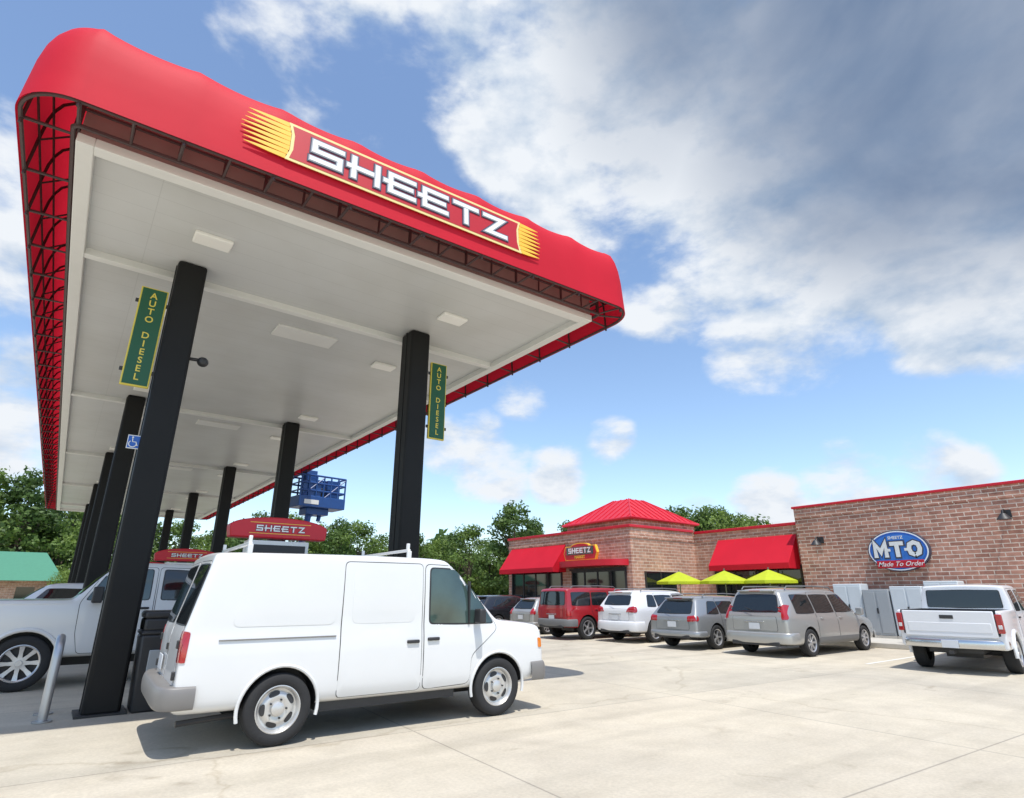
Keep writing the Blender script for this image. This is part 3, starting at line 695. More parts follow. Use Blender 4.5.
def perim():
    pts=[]
    def line(a,b,n,nv):
        for i in range(n): t=i/n; pts.append((a[0]+(b[0]-a[0])*t,a[1]+(b[1]-a[1])*t,*nv))
    def arc(cx,cy,a0):
        for i in range(12): a=R(a0+90*i/12); pts.append((cx+cr*math.cos(a),cy+cr*math.sin(a),math.cos(a),math.sin(a)))
    line((ax0+cr,ay0),(ax1-cr,ay0),80,(0,-1)); arc(ax1-cr,ay0+cr,-90)
    line((ax1,ay0+cr),(ax1,ay1-cr),300,(1,0)); arc(ax1-cr,ay1-cr,0)
    line((ax1-cr,ay1),(ax0+cr,ay1),40,(0,1)); arc(ax0+cr,ay1-cr,90)
    line((ax0,ay1-cr),(ax0,ay0+cr),300,(-1,0)); arc(ax0+cr,ay0+cr,180)
    return [(x,skew(x,y,ay0),nx,ny) for x,y,nx,ny in pts]
PP=perim(); S=[0]
for i in range(1,len(PP)): S.append(S[-1]+math.hypot(PP[i][0]-PP[i-1][0],PP[i][1]-PP[i-1][1]))
tot=S[-1]+.12; nb=round(tot/1.1); bay=tot/nb
V=[];F=[];k=len(prof)
for i,(x,y,nx,ny) in enumerate(PP):
    ph=(S[i]/bay)%1; sg=math.sin(math.pi*ph)**.7
    for j,(ins,z) in enumerate(prof):
        f=max(0,(j-3)/(k-4)); 
        d=ins+.024*sg*math.sin(math.pi*min(1,f*1.2)) ; zz=z-.06*sg*math.sin(math.pi*.5*min(1,f*1.1)) 
        V.append((x-nx*d,y-ny*d,zz))
n=len(PP)
for i in range(n):
    for j in range(k-1): a=i*k; b=((i+1)%n)*k; F.append((a+j,b+j,b+j+1,a+j+1))
m=MB(); m.add(V,F); aw=m.obj('awning',M_FAB,can,loc=OF,ang=60)
def at(s_): return PP[min(range(n),key=lambda q:abs(S[q]-s_))]
for b in range(nb):
    x,y,nx,ny=at(b*bay)
    m=MB()
    m.tube([(x-nx*(ins+.05),y-ny*(ins+.05),z-.06) for ins,z in prof],.022,6)
    m.tube([(x-nx*.05,y-ny*.05,7.0),(x-nx*.55,y-ny*.55,7.02),(x-nx*.56,y-ny*.56,8.3)],.026,6)
    m.tube([(x-nx*.09,y-ny*.09,7.5),(x-nx*.56,y-ny*.56,7.85)],.014,6)
    m.obj('awning_rib',M_STEELD,aw)
for j in range(9):
    x,y,nx,ny=at((j+.5)*bay)
    m=MB(); m.tube([(x-nx*.05,y-ny*.05,7.0),(x-nx*.55,y-ny*.55,7.02)],.02,6); m.tube([(x-nx*.56,y-ny*.56,7.0),(x-nx*.56,y-ny*.56,7.6)],.018,6); m.obj('awning_strut',M_STEELD,aw)
for ins,z,rr in((.045,6.985,.026),(.10,7.5,.016),(.16,7.98,.016),(.55,7.02,.032),(.56,7.30,.024)):
    m=MB(); m.tube([(x-nx*ins,y-ny*ins,z) for x,y,nx,ny in PP],rr,6,closed=True); m.obj('awning_rail',M_STEELD,aw)
# front sign
sx=3.30
sg=part_empty('fascia_sign',can,(sx-PX,skew(sx,ay0,ay0)+.006-PY,7.60),(R(86),0,-math.atan(.04)))
def hour(W,H_,k): return [(-W-k,-H_),(-W,-H_*.45),(-W,H_*.45),(-W-k,H_),(W+k,H_),(W,H_*.45),(W,-H_*.45),(W+k,-H_)]
m=MB(); m.prism(hour(1.98,.335,.05),0,.012); m.obj('panel_border',M_GOLD,sg,smooth=False)
m=MB(); m.prism(hour(1.935,.290,.04),.012,.017); m.obj('panel',M_REDS,sg,smooth=False)
lettering(BR,3.42,.42,sg,(0,0,.018),(0,0,0),M_LET,M_DARKB,depth=.020,sw=.20,gap=.20,mid=M_LETG)
for s,ln in((-1,.66),(1,.50)):
    m=MB(); nr=8
    for q in range(nr):
        yb=-.29+q*.58/(nr-1)
        xa=s*(1.985+.045*max(0,(abs(yb)-.15)/.17)); ln2=ln*(1-.20*abs(q-(nr-1)/2)/(nr/2))
        pts=[(xa,yb-.039),(xa+s*ln2*.4,yb-.031),(xa+s*ln2*.75,yb-.017),(xa+s*ln2,yb-.001),(xa+s*ln2,yb+.002),(xa+s*ln2*.75,yb+.018),(xa+s*ln2*.4,yb+.031),(xa,yb+.039)]
        m.prism(pts,0,.010)
    m.obj('sign_rays',M_ORG,sg,smooth=False)

def diesel(loc,lab):
    e=thing('fuel_type_sign',lab,'sign',loc,0,'green vertical signs on the canopy columns')
    sbox('border',(-.195,.195,-.03,.03,-.86,.86),M_YELD,e,bevel=.01)
    sbox('panel',(-.172,.172,-.038,.038,-.837,.837),M_GRN,e)
    for s,rz in((-1,0),(1,180)):
        text('lettering','A\nU\nT\nO\n \nD\nI\nE\nS\nE\nL',.15,M_YELD,e,(0,s*.039,.0),(R(90),0,R(rz)),ext=.004,lsp=.95,bold=.002)
    for z in(-.6,.6): sbox('bracket',(-.24,.24,-.012,.012,z-.03,z+.03),M_BLK,e)
    return e
diesel((.24,10.30,5.50),'green vertical fuel sign with yellow letters beside a black column')
diesel((5.66,10.34,5.50),'green vertical fuel sign with yellow letters beside a black column')
e=thing('accessibility_sign','small blue wheelchair sign on a black column','sign',(.40,10.28,3.76))
sbox('panel',(-.085,.085,-.008,.008,-.105,.105),M_TRIMW,e); sbox('field',(-.075,.075,-.012,.0,-.092,.092),M_BLUS,e)
m=MB(); m.tube([(.05*math.cos(R(a))-.01,-.014,.05*math.sin(R(a))-.03) for a in range(130,400,18)],.007,6); m.tube([(-.02,-.014,.05),(-.015,-.014,-.0),(.03,-.014,-.0),(.05,-.014,-.055),(.06,-.014,-.05)],.008,6); m.cyl((-.02,-.012,.068),(-.02,-.018,.068),.013,n=10)
m.obj('symbol',M_TRIMW,e)
e=thing('security_camera','small black security camera bracketed to a column','camera',(.98,10.35,5.25))
m=MB(); m.cyl((-.05,0,.05),(.10,-.03,.05),.03,n=8); m.obj('bracket',M_BLK,e)
m=MB(); m.lathe([(0.001,-.08),(.06,-.06),(.09,0),(.06,.06),(.001,.08)],n=16,c=(.14,-.05,.02)); m.obj('housing',M_BLK,e)

hoop=thing('guard_hoop','bent galvanised steel pipe guard at the end of a pump island','bollard',(.08,10.5,0),0,'guard hoops at the pump islands')
m=MB(); m.tube([(0,-.32,0),(0,-.32,.75),(0,-.29,.88),(0,-.2,.96),(0,0,.98),(0,.2,.96),(0,.29,.88),(0,.32,.75),(0,.32,0)],.055,14); m.obj('pipe',M_GALV,hoop,ang=60)
for s in(-1,1):
    m=MB(); m.cyl((0,s*.32,.004),(0,s*.32,.02),.11,n=18); m.obj('foot_plate',M_GALV,hoop)
for y in ROWS[1:4]: copy_tree(hoop,(.08-.01*y,y,0))
for y in ROWS[:4]: copy_tree(hoop,(5.9,y,0))
bin_=thing('waste_bin','black plastic waste bin with hooded lid next to a column','trash can',(1.30,10.42,0),0,'black bins at the pump islands')
m=MB(); v=[(-.27,-.27,.0),(.27,-.27,.0),(.27,.27,.0),(-.27,.27,.0),(-.31,-.31,1.0),(.31,-.31,1.0),(.31,.31,1.0),(-.31,.31,1.0)]
m.add(v,[(0,3,2,1),(4,5,6,7),(0,1,5,4),(1,2,6,5),(2,3,7,6),(3,0,4,7)]); m.obj('bin_body',M_BLK,bin_,bevel=.03)
m=MB(); m.box(-.32,.32,-.32,.32,1.0,1.06); m.box(-.30,.30,-.30,-.24,1.05,1.22); m.box(-.30,.30,.24,.30,1.05,1.22); m.box(-.31,.31,-.31,.31,1.22,1.32); m.obj('lid',M_BLK,bin_,bevel=.03)
m=MB(); m.box(-.18,.18,-.325,-.285,.35,.8); m.obj('panel',M_CAB2,bin_,bevel=.01)
for y in ROWS[1:3]: copy_tree(bin_,(1.3,y-.05,0))

pump=thing('fuel_pump','black and white fuel dispenser with a red arched sign on top','fuel pump',(2.75,10.45,0),0,'fuel dispensers under the canopy')
m=MB(); m.box(-.48,.48,-.28,.28,.0,.14); m.box(-.46,.46,-.26,.26,.14,1.75); m.obj('cabinet',M_BLK,pump,bevel=.02)
for s in(-1,1):
    m=MB(); m.box(-.40,.10,s*.255,s*.272,.95,1.65); m.obj('front_panel',M_TRIMW,pump,bevel=.01)
    m=MB(); m.box(-.33,.03,s*.27,s*.278,1.35,1.58); m.obj('screen',M_GLASS,pump)
    m=MB(); m.tube([(.30,s*.28,1.3),(.30,s*.38,1.25),(.31,s*.42,1.1),(.32,s*.36,.98)],.022,8); m.obj('nozzle',M_BLK,pump)
    m=MB(); m.tube([(.40,s*.27,1.7),(.47,s*.45,1.3),(.45,s*.5,.6),(.38,s*.45,.35),(.33,s*.40,.6),(.32,s*.36,1.0)],.016,8); m.obj('hose',M_RUB,pump)
    sbox('sign_post',(s*.44-.03,s*.44+.03,-.05,.05,1.75,2.42),M_TRIMW,pump,bevel=.01)
m=MB(); m.box(-.50,.50,-.14,.14,2.12,2.40); m.obj('header_panel',M_TRIMW,pump,bevel=.01)
m=MB(); m.box(-.44,.44,-.15,.15,2.20,2.33); m.obj('price_panel',M_BLK,pump)
m=MB(); poly=[(-.78,2.44),(.78,2.44),(.80,2.60)]+[(.80*math.cos(R(a)),2.62+.17*math.sin(R(a))) for a in range(8,180,8)]+[(-.80,2.60)]
vv=[(x,-.14,z) for x,z in poly]+[(x,.14,z) for x,z in poly]; q=len(poly)
m.add(vv,[tuple(range(q)),tuple(range(q,2*q))[::-1]]+[(i,(i+1)%q,q+(i+1)%q,q+i) for i in range(q)]); tp=m.obj('topper_sign',M_REDM,pump,bevel=.02)
for s,rz in((-1,0),(1,180)):
    lettering(BR,.80,.10,tp,(0,s*.143,2.60),(R(90),0,R(rz)),M_LET,M_DARKB,depth=.012,sw=.2)
    for z in(2.51,2.685):
        m=MB(); m.box(-.50,.50,s*.139,s*.142,z,z+.01); m.obj('sign_line',M_YEL,tp)
for y in ROWS[1:]: copy_tree(pump,(2.75-.012*(y-8),y,0))

# boom lift
lift=thing('boom_lift','blue boom lift with a raised railed basket beside the canopy','work lift',(8.75,27.3,0),R(8))
m=MB(); m.box(-1.3,1.1,-.9,.9,.35,.85); m.obj('chassis',M_BLUE,lift,bevel=.05)
for x in(-.9,.8):
    for s in(-1,1):
        m=MB(); m.cyl((x,s*.75,.42),(x,s*1.08,.42),.42,n=24); m.obj('wheel',M_RUB,lift,bevel=.03)
m=MB(); m.box(-1.2,.5,-.6,.6,.9,1.6); m.obj('turret',M_BLUE,lift,bevel=.06)
zp=5.35
m=MB(); m.cyl((-1.0,0,1.5),(-.55,0,3.6),.16,n=10); m.cyl((-.55,0,3.6),(-.35,0,zp-.3),.13,n=10); m.cyl((-.35,0,zp-.3),(.2,0,zp+.05),.16,n=10); m.cyl((.2,.1,zp-.55),(.3,.1,zp+.05),.10,n=8); m.cyl((-.35,.2,3.3),(-.15,.2,zp-.3),.05,n=8); m.obj('boom_arm',M_BLUE,lift)
m=MB(); m.box(-1.15,1.15,-.6,.6,zp,zp+.5); m.box(-.6,.5,-.3,.5,zp-.3,zp); m.obj('platform',M_BLUE,lift,bevel=.03)
m=MB()
for zz in(.75,1.1,1.45): m.tube([(-1.1,-.57,zp+zz),(1.1,-.57,zp+zz),(1.1,.57,zp+zz),(-1.1,.57,zp+zz)],.045,6,closed=True)
for x in(-1.1,-.73,-.36,0,.36,.73,1.1):
    for s in(-.57,.57): m.cyl((x,s,zp+.3),(x,s,zp+1.45),.04,n=6)
for x in(-1.1,0): m.cyl((x,-.57,zp+.4),(x+1.1,-.57,zp+1.4),.03,n=6)
m.obj('railing',M_BLUE,lift)
m=MB(); m.box(-1.0,-.1,-.54,-.46,zp+.45,zp+1.2); m.box(.3,.95,-.35,.3,zp+.45,zp+1.35); m.box(-.75,-.2,-.2,.3,zp+.45,zp+1.75); m.box(.05,1.0,.4,.5,zp+.45,zp+1.3); m.obj('control_box',M_BLUE,lift,bevel=.02)
m=MB(); m.box(.0,.25,-.3,.1,zp+.45,zp+.95); m.obj('tool_crate',M_BLK,lift,bevel=.02)
m=MB(); m.box(-.9,-.2,-.62,-.605,zp+.12,zp+.32); m.obj('side_plate',M_TRIMW,lift)

# ------------------------------------------------------------------ store
store=thing('store_building','brown brick convenience store with red metal trim and red awnings','building',(19.4,17.6,0))
SO=(-19.4,-17.6,0)
def sb(name,b,mat,bevel=0,par=store): return sbox(name,b,mat,par,bevel,loc=SO)
BY0,BY1=17.45,26.4
sb('wall',(23.4,38,-9,12.1,0,4.86),M_BRICK)
sb('wall',(23.9,37.98,12.1,BY1-.02,0,4.28),M_BRICK2)
sb('wall',(19.4,23.9,BY0,BY1,0,4.36),M_BRICK2)
def trim(b): sb('parapet_trim',b,M_REDM,.015)
trim((23.34,23.52,-9.05,12.16,4.86,4.95)); trim((23.52,38,11.98,12.16,4.86,4.95))
trim((23.84,24.0,12.17,BY0-.08,4.28,4.40)); 
trim((19.34,19.5,BY0-.06,BY1+.06,4.36,4.48)); trim((19.5,23.84,BY0-.06,BY0+.1,4.36,4.48)); trim((19.5,38,BY1-.1,BY1+.06,4.36,4.48))
for b in((23.375,23.4,-9,12.09,4.45,4.67),(19.375,19.4,BY0-.01,BY1,3.9,4.05),(19.39,23.9,BY0-.028,BY0,3.9,4.05),(23.88,23.9,12.11,BY0-.05,3.9,4.05)):
    sb('brick_band',b,M_BRICK)
m=MB(); bx0,bx1,by0,by1=19.62,24.45,17.5,22.1; zc=(bx0+bx1)/2; yc=(by0+by1)/2
zz0,zz1=4.80,6.02
vs=[(bx0,by0,zz0),(bx1,by0,zz0),(bx1,by1,zz0),(bx0,by1,zz0),(zc-.5,yc-.5,zz1),(zc+.5,yc-.5,zz1),(zc+.5,yc+.5,zz1),(zc-.5,yc+.5,zz1)]
m.add(vs,[(0,1,5,4),(1,2,6,5),(2,3,7,6),(3,0,4,7),(4,5,6,7),(0,3,2,1)])
hr=m.obj('roof',M_REDM,store,loc=SO,smooth=False)
sb('roof_curb',(bx0+.15,bx1-.15,by0+.15,by1-.15,4.4,4.78),M_BRICK)
m=MB()
def lerp(a,b,t): return Vector(a).lerp(Vector(b),t)
for (a,b,c,d) in((0,1,5,4),(3,0,4,7)):
    for i in range(0,13):
        t=i/12; p=lerp(vs[a],vs[b],t)
        if (a,b)==(0,1):
            x=p.x; f=1; 
            if x<zc-.5: f=(x-bx0)/(zc-.5-bx0)
            elif x>zc+.5: f=(bx1-x)/(bx1-zc-.5)
            q=Vector((x,by0+(yc-.5-by0)*f,zz0+(zz1-zz0)*f))
        else:
            y=p.y; f=1
            if y<yc-.5: f=(y-by0)/(yc-.5-by0)
            elif y>yc+.5: f=(by1-y)/(by1-yc-.5)
            q=Vector((bx0+(zc-.5-bx0)*f,y,zz0+(zz1-zz0)*f))
        if (q-p).length>.05: m.tube([p+Vector((0,0,.01)),q+Vector((0,0,.01))],.028,4)
for i in range(4): m.tube([vs[i],vs[i+4]],.04,6)
m.tube([vs[0],vs[1],vs[2],vs[3]],.06,6,closed=True)
m.obj('roof_seam',M_REDM,hr)
def shed(y0,y1,x,z0,z1,out):
    m=MB(); v=[(x,y0,z1),(x,y1,z1),(x-out,y1,z0),(x-out,y0,z0),(x-out,y1,z0-.22),(x-out,y0,z0-.22),(x,y0,z0-.22),(x,y1,z0-.22)]
    m.add(v,[(0,1,2,3),(3,2,4,5),(0,3,5,6),(1,7,4,2)])
    nn=int((y1-y0)/.9)
    o=m.obj('awning',M_FAB,store,loc=SO,smooth=False)
    for i in range(nn+1):
        m=MB(); y=y0+(y1-y0)*i/nn; m.tube([(x,y,z1-.02),(x-out+.02,y,z0-.01),(x-out+.02,y,z0-.2)],.018,5)
        m.obj('awning_rib',M_REDM,o,loc=(0,0,0))
shed(21.7,26.1,19.39,2.78,3.88,.85); shed(12.4,16.1,23.89,2.75,3.92,.95)
def glazing(x,y0,y1,z0,z1,nd,name='window'):
    w=sb(name,(x-.04,x+.02,y0,y1,z0,z1),M_GLASS)
    m=MB(); 
    for i in range(nd+1):
        y=y0+(y1-y0)*i/nd; m.box(x-.07,x-.0,y-.035,y+.035,z0,z1)
    for z in(z0,z1): m.box(x-.075,x-.0,y0-.036,y1+.036,z-.04,z+.04)
    m.obj('frame',M_BLK,w)
glazing(19.39,22.0,26.0,.8,2.75,4); glazing(19.39,17.8,21.2,.05,2.55,4,'door'); glazing(23.89,12.4,16.4,.5,2.65,4)
sb('door_surround',(19.25,19.385,17.75,21.3,2.6,2.68),M_BLK)
w=sb('window',(20.2,22.2,BY0-.03,BY0+.02,.7,2.5),M_GLASS)
m=MB(); 
for x in(20.2,21.2,22.2): m.box(x-.04,x+.04,BY0-.06,BY0-.01,.7,2.5)
m.obj('frame',M_BLK,w)
m=MB(); pts=[(19.38,17.6),(19.38,21.7)]+[(19.38-1.05*math.sin(R(a))**.7,19.65+2.05*math.cos(R(a))) for a in range(12,170,12)]
m.prism(pts,2.74,3.0); m.obj('entrance_canopy',M_REDM,store,loc=SO,ang=30)
e=thing('store_sign','red and black shop sign standing on the entrance canopy','sign',(18.6,19.75,3.01))
def signplate(name,W,H0,H1,x0,x1,mat):
    m=MB(); pts=[(-W,H0),(W,H0),(W+.12,(H0+H1)/2),(W,H1)]+[(W*.6*math.cos(R(a)),H1+.13*math.sin(R(a))) for a in range(0,181,15)]+[(-W,H1),(-W-.12,(H0+H1)/2)]
    q=len(pts); m.add([(x0,-x,z) for x,z in pts]+[(x1,-x,z) for x,z in pts],[tuple(range(q)),tuple(range(q,2*q))[::-1]]+[(i,(i+1)%q,q+(i+1)%q,q+i) for i in range(q)]); m.obj(name,mat,e,smooth=False)
signplate('border',.98,.0,.64,-.07,.07,M_ORG); signplate('panel',.94,.04,.60,-.085,-.065,M_REDM)
sbox('inner_panel',(-.10,-.08,-.88,.88,.25,.60),M_BLACKP,e,bevel=.005)
lettering(BR,1.46,.24,e,(-.102,0,.43),(R(90),0,R(-90)),M_LET,M_REDS,depth=.015,sw=.22)
text('lettering','MARKET',.18,M_YEL,e,(-.092,0,.14),(R(90),0,R(-90)),ext=.006,bold=.006)
e=thing('wall_sign','blue and white oval food sign mounted on the brick wall','sign',(23.36,8.52,3.0))
def ellipse(name,a,b,x0,x1,mat):
    m=MB(); q=48; P=[(a*math.cos(2*math.pi*i/q),b*math.sin(2*math.pi*i/q)) for i in range(q)]
    m.add([(x0,-x,z) for x,z in P]+[(x1,-x,z) for x,z in P],[tuple(range(q)),tuple(range(q,2*q))[::-1]]+[(i,(i+1)%q,q+(i+1)%q,q+i) for i in range(q)]); return m.obj(name,mat,e)
ellipse('backing',.97,.70,-.14,.03,M_DARKB); ellipse('rim',.94,.67,-.145,-.139,M_LET); ellipse('field',.90,.63,-.15,-.144,M_BLUS); ellipse('inner_field',.84,.56,-.154,-.149,M_LBLUE)
lettering('MTO',1.50,.52,e,(-.158,0,.04),(R(90),0,R(-90)),M_TRIMW,M_DARKB,depth=.02,sw=.27,gap=.24)
for yy in(.27,-.27): 
    m=MB(); m.box(-.182,-.158,yy-.045,yy+.045,-.02,.07); m.obj('dot',M_TRIMW,e)
text('lettering',BR,.14,M_TRIMW,e,(-.157,0,.44),(R(90),0,R(-90)),ext=.004,bold=.003)
m=MB(); m.box(-.175,-.150,-.74,.74,-.58,-.33); m.obj('ribbon',M_REDS,e,bevel=.01)
text('lettering','Made To Order',.22,M_TRIMW,e,(-.178,0,-.455),(R(90),0,R(-90)),ext=.003,bold=.001,shear=.4)
wl=thing('wall_lamp','black gooseneck lamp on the brick store wall','wall lamp',(23.38,11.2,3.55),0,'black lamps on the store wall')
m=MB(); m.box(-.03,.02,-.12,.12,-.12,.12); m.tube([(-.02,0,.0),(-.2,0,.12),(-.36,0,.08),(-.4,0,-.02)],.02,6); m.obj('arm',M_BLK,wl)
m=MB(); m.cyl((-.4,0,-.02),(-.4,0,-.2),.07,.20,n=16); m.obj('lamp_shade',M_BLK,wl)
for p in((23.38,5.3,3.95),(23.38,2.0,3.95)): copy_tree(wl,p)
def cabinet(loc,w,h,mat,lab):
    e=thing('utility_cabinet',lab,'electrical cabinet',loc,0,'grey utility cabinets against the store wall')
    sbox('casing',(-.3,.3,-w/2,w/2,.08,h),mat,e,bevel=.02); sbox('plinth',(-.33,.33,-w/2-.03,w/2+.03,0,.08),M_KERB,e)
    nn=max(1,round(w/.55))
    for i in range(nn):
        m=MB(); a=-w/2+w*i/nn; m.box(-.318,-.302,a+.03,a+w/nn-.03,.16,h-.08); m.obj('door',mat,e,bevel=.006)
    m=MB(); m.box(-.34,-.318,-.02,.02,h*.5,h*.5+.18); m.obj('handle',M_BLK,e)
K=.15
cabinet((22.9,11.15,K),.9,1.40,M_CAB,'light grey utility cabinet against the store wall'); cabinet((22.8,10.15,K),.95,1.75,M_CAB,'tall light grey utility cabinet against the store wall')
cabinet((22.7,9.2,K),.85,1.55,M_CAB2,'mid grey utility cabinet against the store wall'); cabinet((22.7,8.25,K),.95,1.65,M_CAB,'light grey utility cabinet against the store wall'); cabinet((22.8,7.25,K),.95,1.80,M_CAB,'tall light grey utility cabinet against the store wall')
bo=thing('bollard','dark steel bollard on the walk in front of the store','bollard',(20.6,7.75,.15),0,'bollards along the store walk')
m=MB(); m.cyl((0,0,0),(0,0,.85),.085,n=18); m.obj('post',M_BLK,bo,bevel=.02)
for p in((20.6,6.3,.15),(20.6,11.0,.15)): copy_tree(bo,p)
um=thing('patio_umbrella','lime green patio umbrella over an outdoor table','umbrella',(22.0,12.75,.15),R(20),'lime umbrellas on the patio')
m=MB(); q=8; rim=[(1.0*math.cos(2*math.pi*i/q),1.0*math.sin(2*math.pi*i/q),1.90) for i in range(q)]
m.add([(0,0,2.32)]+rim+[(x,y,1.80) for x,y,z in rim],[(0,1+i,1+(i+1)%q) for i in range(q)]+[(1+i,1+(i+1)%q,1+q+(i+1)%q,1+q+i) for i in range(q)]); m.obj('canopy',M_LIME,um,smooth=False)
m=MB(); m.cyl((0,0,0),(0,0,2.40),.025,n=8); m.cyl((0,0,0),(0,0,.1),.25,n=16); m.obj('pole',M_GREYP,um)
ta=thing('patio_table','round dark metal patio table under an umbrella','table',(22.0,12.75,.15),0,'tables on the patio')
m=MB(); m.cyl((0,0,.70),(0,0,.74),.55,n=24); m.obj('table_top',M_BLK,ta)
for i in range(3):
    a=2*math.pi*i/3+.3; m=MB(); m.tube([(.1*math.cos(a),.1*math.sin(a),.7),(.12*math.cos(a),.12*math.sin(a),.3),(.4*math.cos(a),.4*math.sin(a),.0)],.02,6)
    m.obj('leg',M_BLK,ta)
for p,rz in(((21.6,14.45,.15),40),((21.0,16.25,.15),10)):
    copy_tree(um,p,R(rz)); copy_tree(ta,p,R(rz))

# ------------------------------------------------------------------ ground
def sheet(name,x0,x1,y0,y1,z,mat):
    me=bpy.data.meshes.new(name); me.from_pydata([(x0,y0,z),(x1,y0,z),(x1,y1,z),(x0,y1,z)],[],[(0,1,2,3)]); me.update()
    o=link(name,me,mat); struct(o); return o
sheet('ground',-900,900,-900,900,-.006,M_GRASS)
sheet('paved_lot',-45,45,-40,62,0,M_CONC)
for b in((20.2,23.39,-9,12.1,0,.15),(20.2,23.88,12.1,BY0-.05,0,.15),(19.0,19.38,BY0-.04,27.5,0,.15)): struct(sbox('pavement',b,M_KERB,bevel=.02))
for y in(3.2,6.8,10.62,13.3,15.95,18.6,21.5,24.7,28.2):
    sheet('parking_line',15.4,19.0 if y>17 else 20.1,y-.05,y+.05,.004,M_LINE)

gb=thing('roadside_building','low brick building with a green gabled metal roof among trees','building',(-7.2,68,0))
sbox('wall',(-6,6,-4,4,0,2.6),M_BRICK2,gb)
m=MB(); m.add([(-7,-5,2.6),(7,-5,2.6),(7,5,2.6),(-7,5,2.6),(-5.2,0,5.1),(5.2,0,5.1)],[(0,1,5,4),(1,2,5),(2,3,4,5),(3,0,4),(0,3,2,1)]); m.obj('roof',M_GREENROOF,gb,smooth=False)
for x in(-4.5,-1.5,1.5,4.5): sbox('window',(x-.6,x+.6,-4.03,-3.98,1,2.1),M_GLASS,gb)

# ------------------------------------------------------------------ trees
def tree_proto(name,seed,H,Rr,mat,nl=5200):
    rd=random.Random(seed)
    e=thing(name,'leafy green deciduous tree','tree',(0,0,0),0,'trees around the lot')
    tm=MB(); th=H*.5
    tm.tube([(0,0,-.1),(.1,.05,th*.5),(0,.1,th),(.1,0,H*.8)],[H*.028,H*.022,H*.015,H*.004],8)
    cl=[]
    for i in range(46):
        u=rd.random(); z=H*(.22+.76*u); 
        rad=Rr*math.sin(math.pi*(.12+.84*u)**.85)*rd.uniform(.35,1.0); a=rd.uniform(0,6.283)
        cl.append((rad*math.cos(a),rad*math.sin(a),z,Rr*rd.uniform(.20,.40)))
    for c in rd.sample(cl,12):
        z0=rd.uniform(.25,.55)*H; tm.tube([(0,.05,z0),(c[0]*.5,c[1]*.5,(z0+c[2])/2+.2),(c[0],c[1],c[2])],[H*.011,H*.007,H*.002],5)
    tm.obj('trunk',M_BARK,e)
    V=[];F=[]
    for i in range(nl):
        c=cl[i%len(cl)]; 
        while True:
            d=Vector((rd.gauss(0,1),rd.gauss(0,1),rd.gauss(0,1)))
            if d.length>.05: break
        d.normalize(); rr=c[3]*rd.uniform(.45,1.05)
        p=Vector(c[:3])+Vector((d.x*rr,d.y*rr,d.z*rr*.75))
        n=(d+Vector((rd.gauss(0,.5),rd.gauss(0,.5),rd.gauss(0,.5)))).normalized(); a=n.orthogonal().normalized(); b=n.cross(a)
        t=rd.uniform(0,6.28); a2=a*math.cos(t)+b*math.sin(t); b2=n.cross(a2); s=rd.uniform(.10,.24)*H/11
        q=len(V); V+=[p-a2*s,p-b2*s*.6,p+a2*s,p+b2*s*.6]; F.append((q,q+1,q+2,q+3))
    me=bpy.data.meshes.new('crown'); me.from_pydata([tuple(v) for v in V],[],F); me.update(); link('crown',me,mat,e)
    return e
T=[tree_proto('deciduous_tree',11,12,4.6,M_LEAF),tree_proto('deciduous_tree',23,13,4.2,M_LEAF2),tree_proto('deciduous_tree',37,10,4.4,M_LEAF3)]
def polar(b,d):
    a=R(b); return (d*math.sin(a),d*math.cos(a),0)
spots=[(-9,82,1,1.2),(-6.5,86,0,1.3),(-3.5,84,1,1.2),(-1.0,90,0,1.2),(1.5,80,2,1.15),(4,88,1,.95),(7,86,0,.9),(10,90,2,1.05),(13,88,1,1.0),
       (-.4,60,2,.36),
       (16,84,0,1.02),(18.2,86,2,1.15),(20,83,1,.92),(22,80,0,.92),(24.5,82,2,.98),(27,78,0,.80),(29.5,80,2,.92),(31,84,1,.8),(32.5,76,0,.86),(34.5,78,2,.9),(36.8,72,1,1.0),(38.6,78,1,.9),(42.5,70,0,.84),(45.5,68,1,.78),(47.5,66,0,.78),(50.0,62,2,.84),(53,66,1,.86),(51.7,60,1,.78),(55,64,0,.88),(57.2,60,2,.96),(56.2,66,1,.84),(59,64,0,.78)]
used=set()
for i,(b,d,k,s) in enumerate(spots):
    p=polar(b,d)
    if k not in used:
        used.add(k); t=T[k]; t.location=p
    else: t=copy_tree(T[k],p,random.uniform(0,6.28))
    s*=.93; t.scale=(s*random.uniform(1.0,1.25),s*random.uniform(1,1.25),s)
rd=random.Random(5); V=[];F=[]
for i in range(26000):
    b=rd.uniform(-16,62); d=rd.uniform(98,112); hh=8.5+2.0*math.sin(b*.7)+1.5*math.sin(b*1.9+1)+(4 if b<4 else 0)
    z=hh*rd.random()**.6; p=Vector((d*math.sin(R(b)),d*math.cos(R(b)),z))
    n=Vector((rd.gauss(0,1),rd.gauss(0,1),rd.gauss(0,1))).normalized(); a=n.orthogonal().normalized()*rd.uniform(.4,.9); c=n.cross(a)*.7
    q=len(V); V+=[tuple(p-a),tuple(p-c),tuple(p+a),tuple(p+c)]; F.append((q,q+1,q+2,q+3))
me=bpy.data.meshes.new('far_wood'); me.from_pydata(V,[],F); me.update(); fw=link('far_wood',me,M_LEAF2); fw['kind']='stuff'; tag(fw,'distant mass of dark green woodland behind the station','woods')

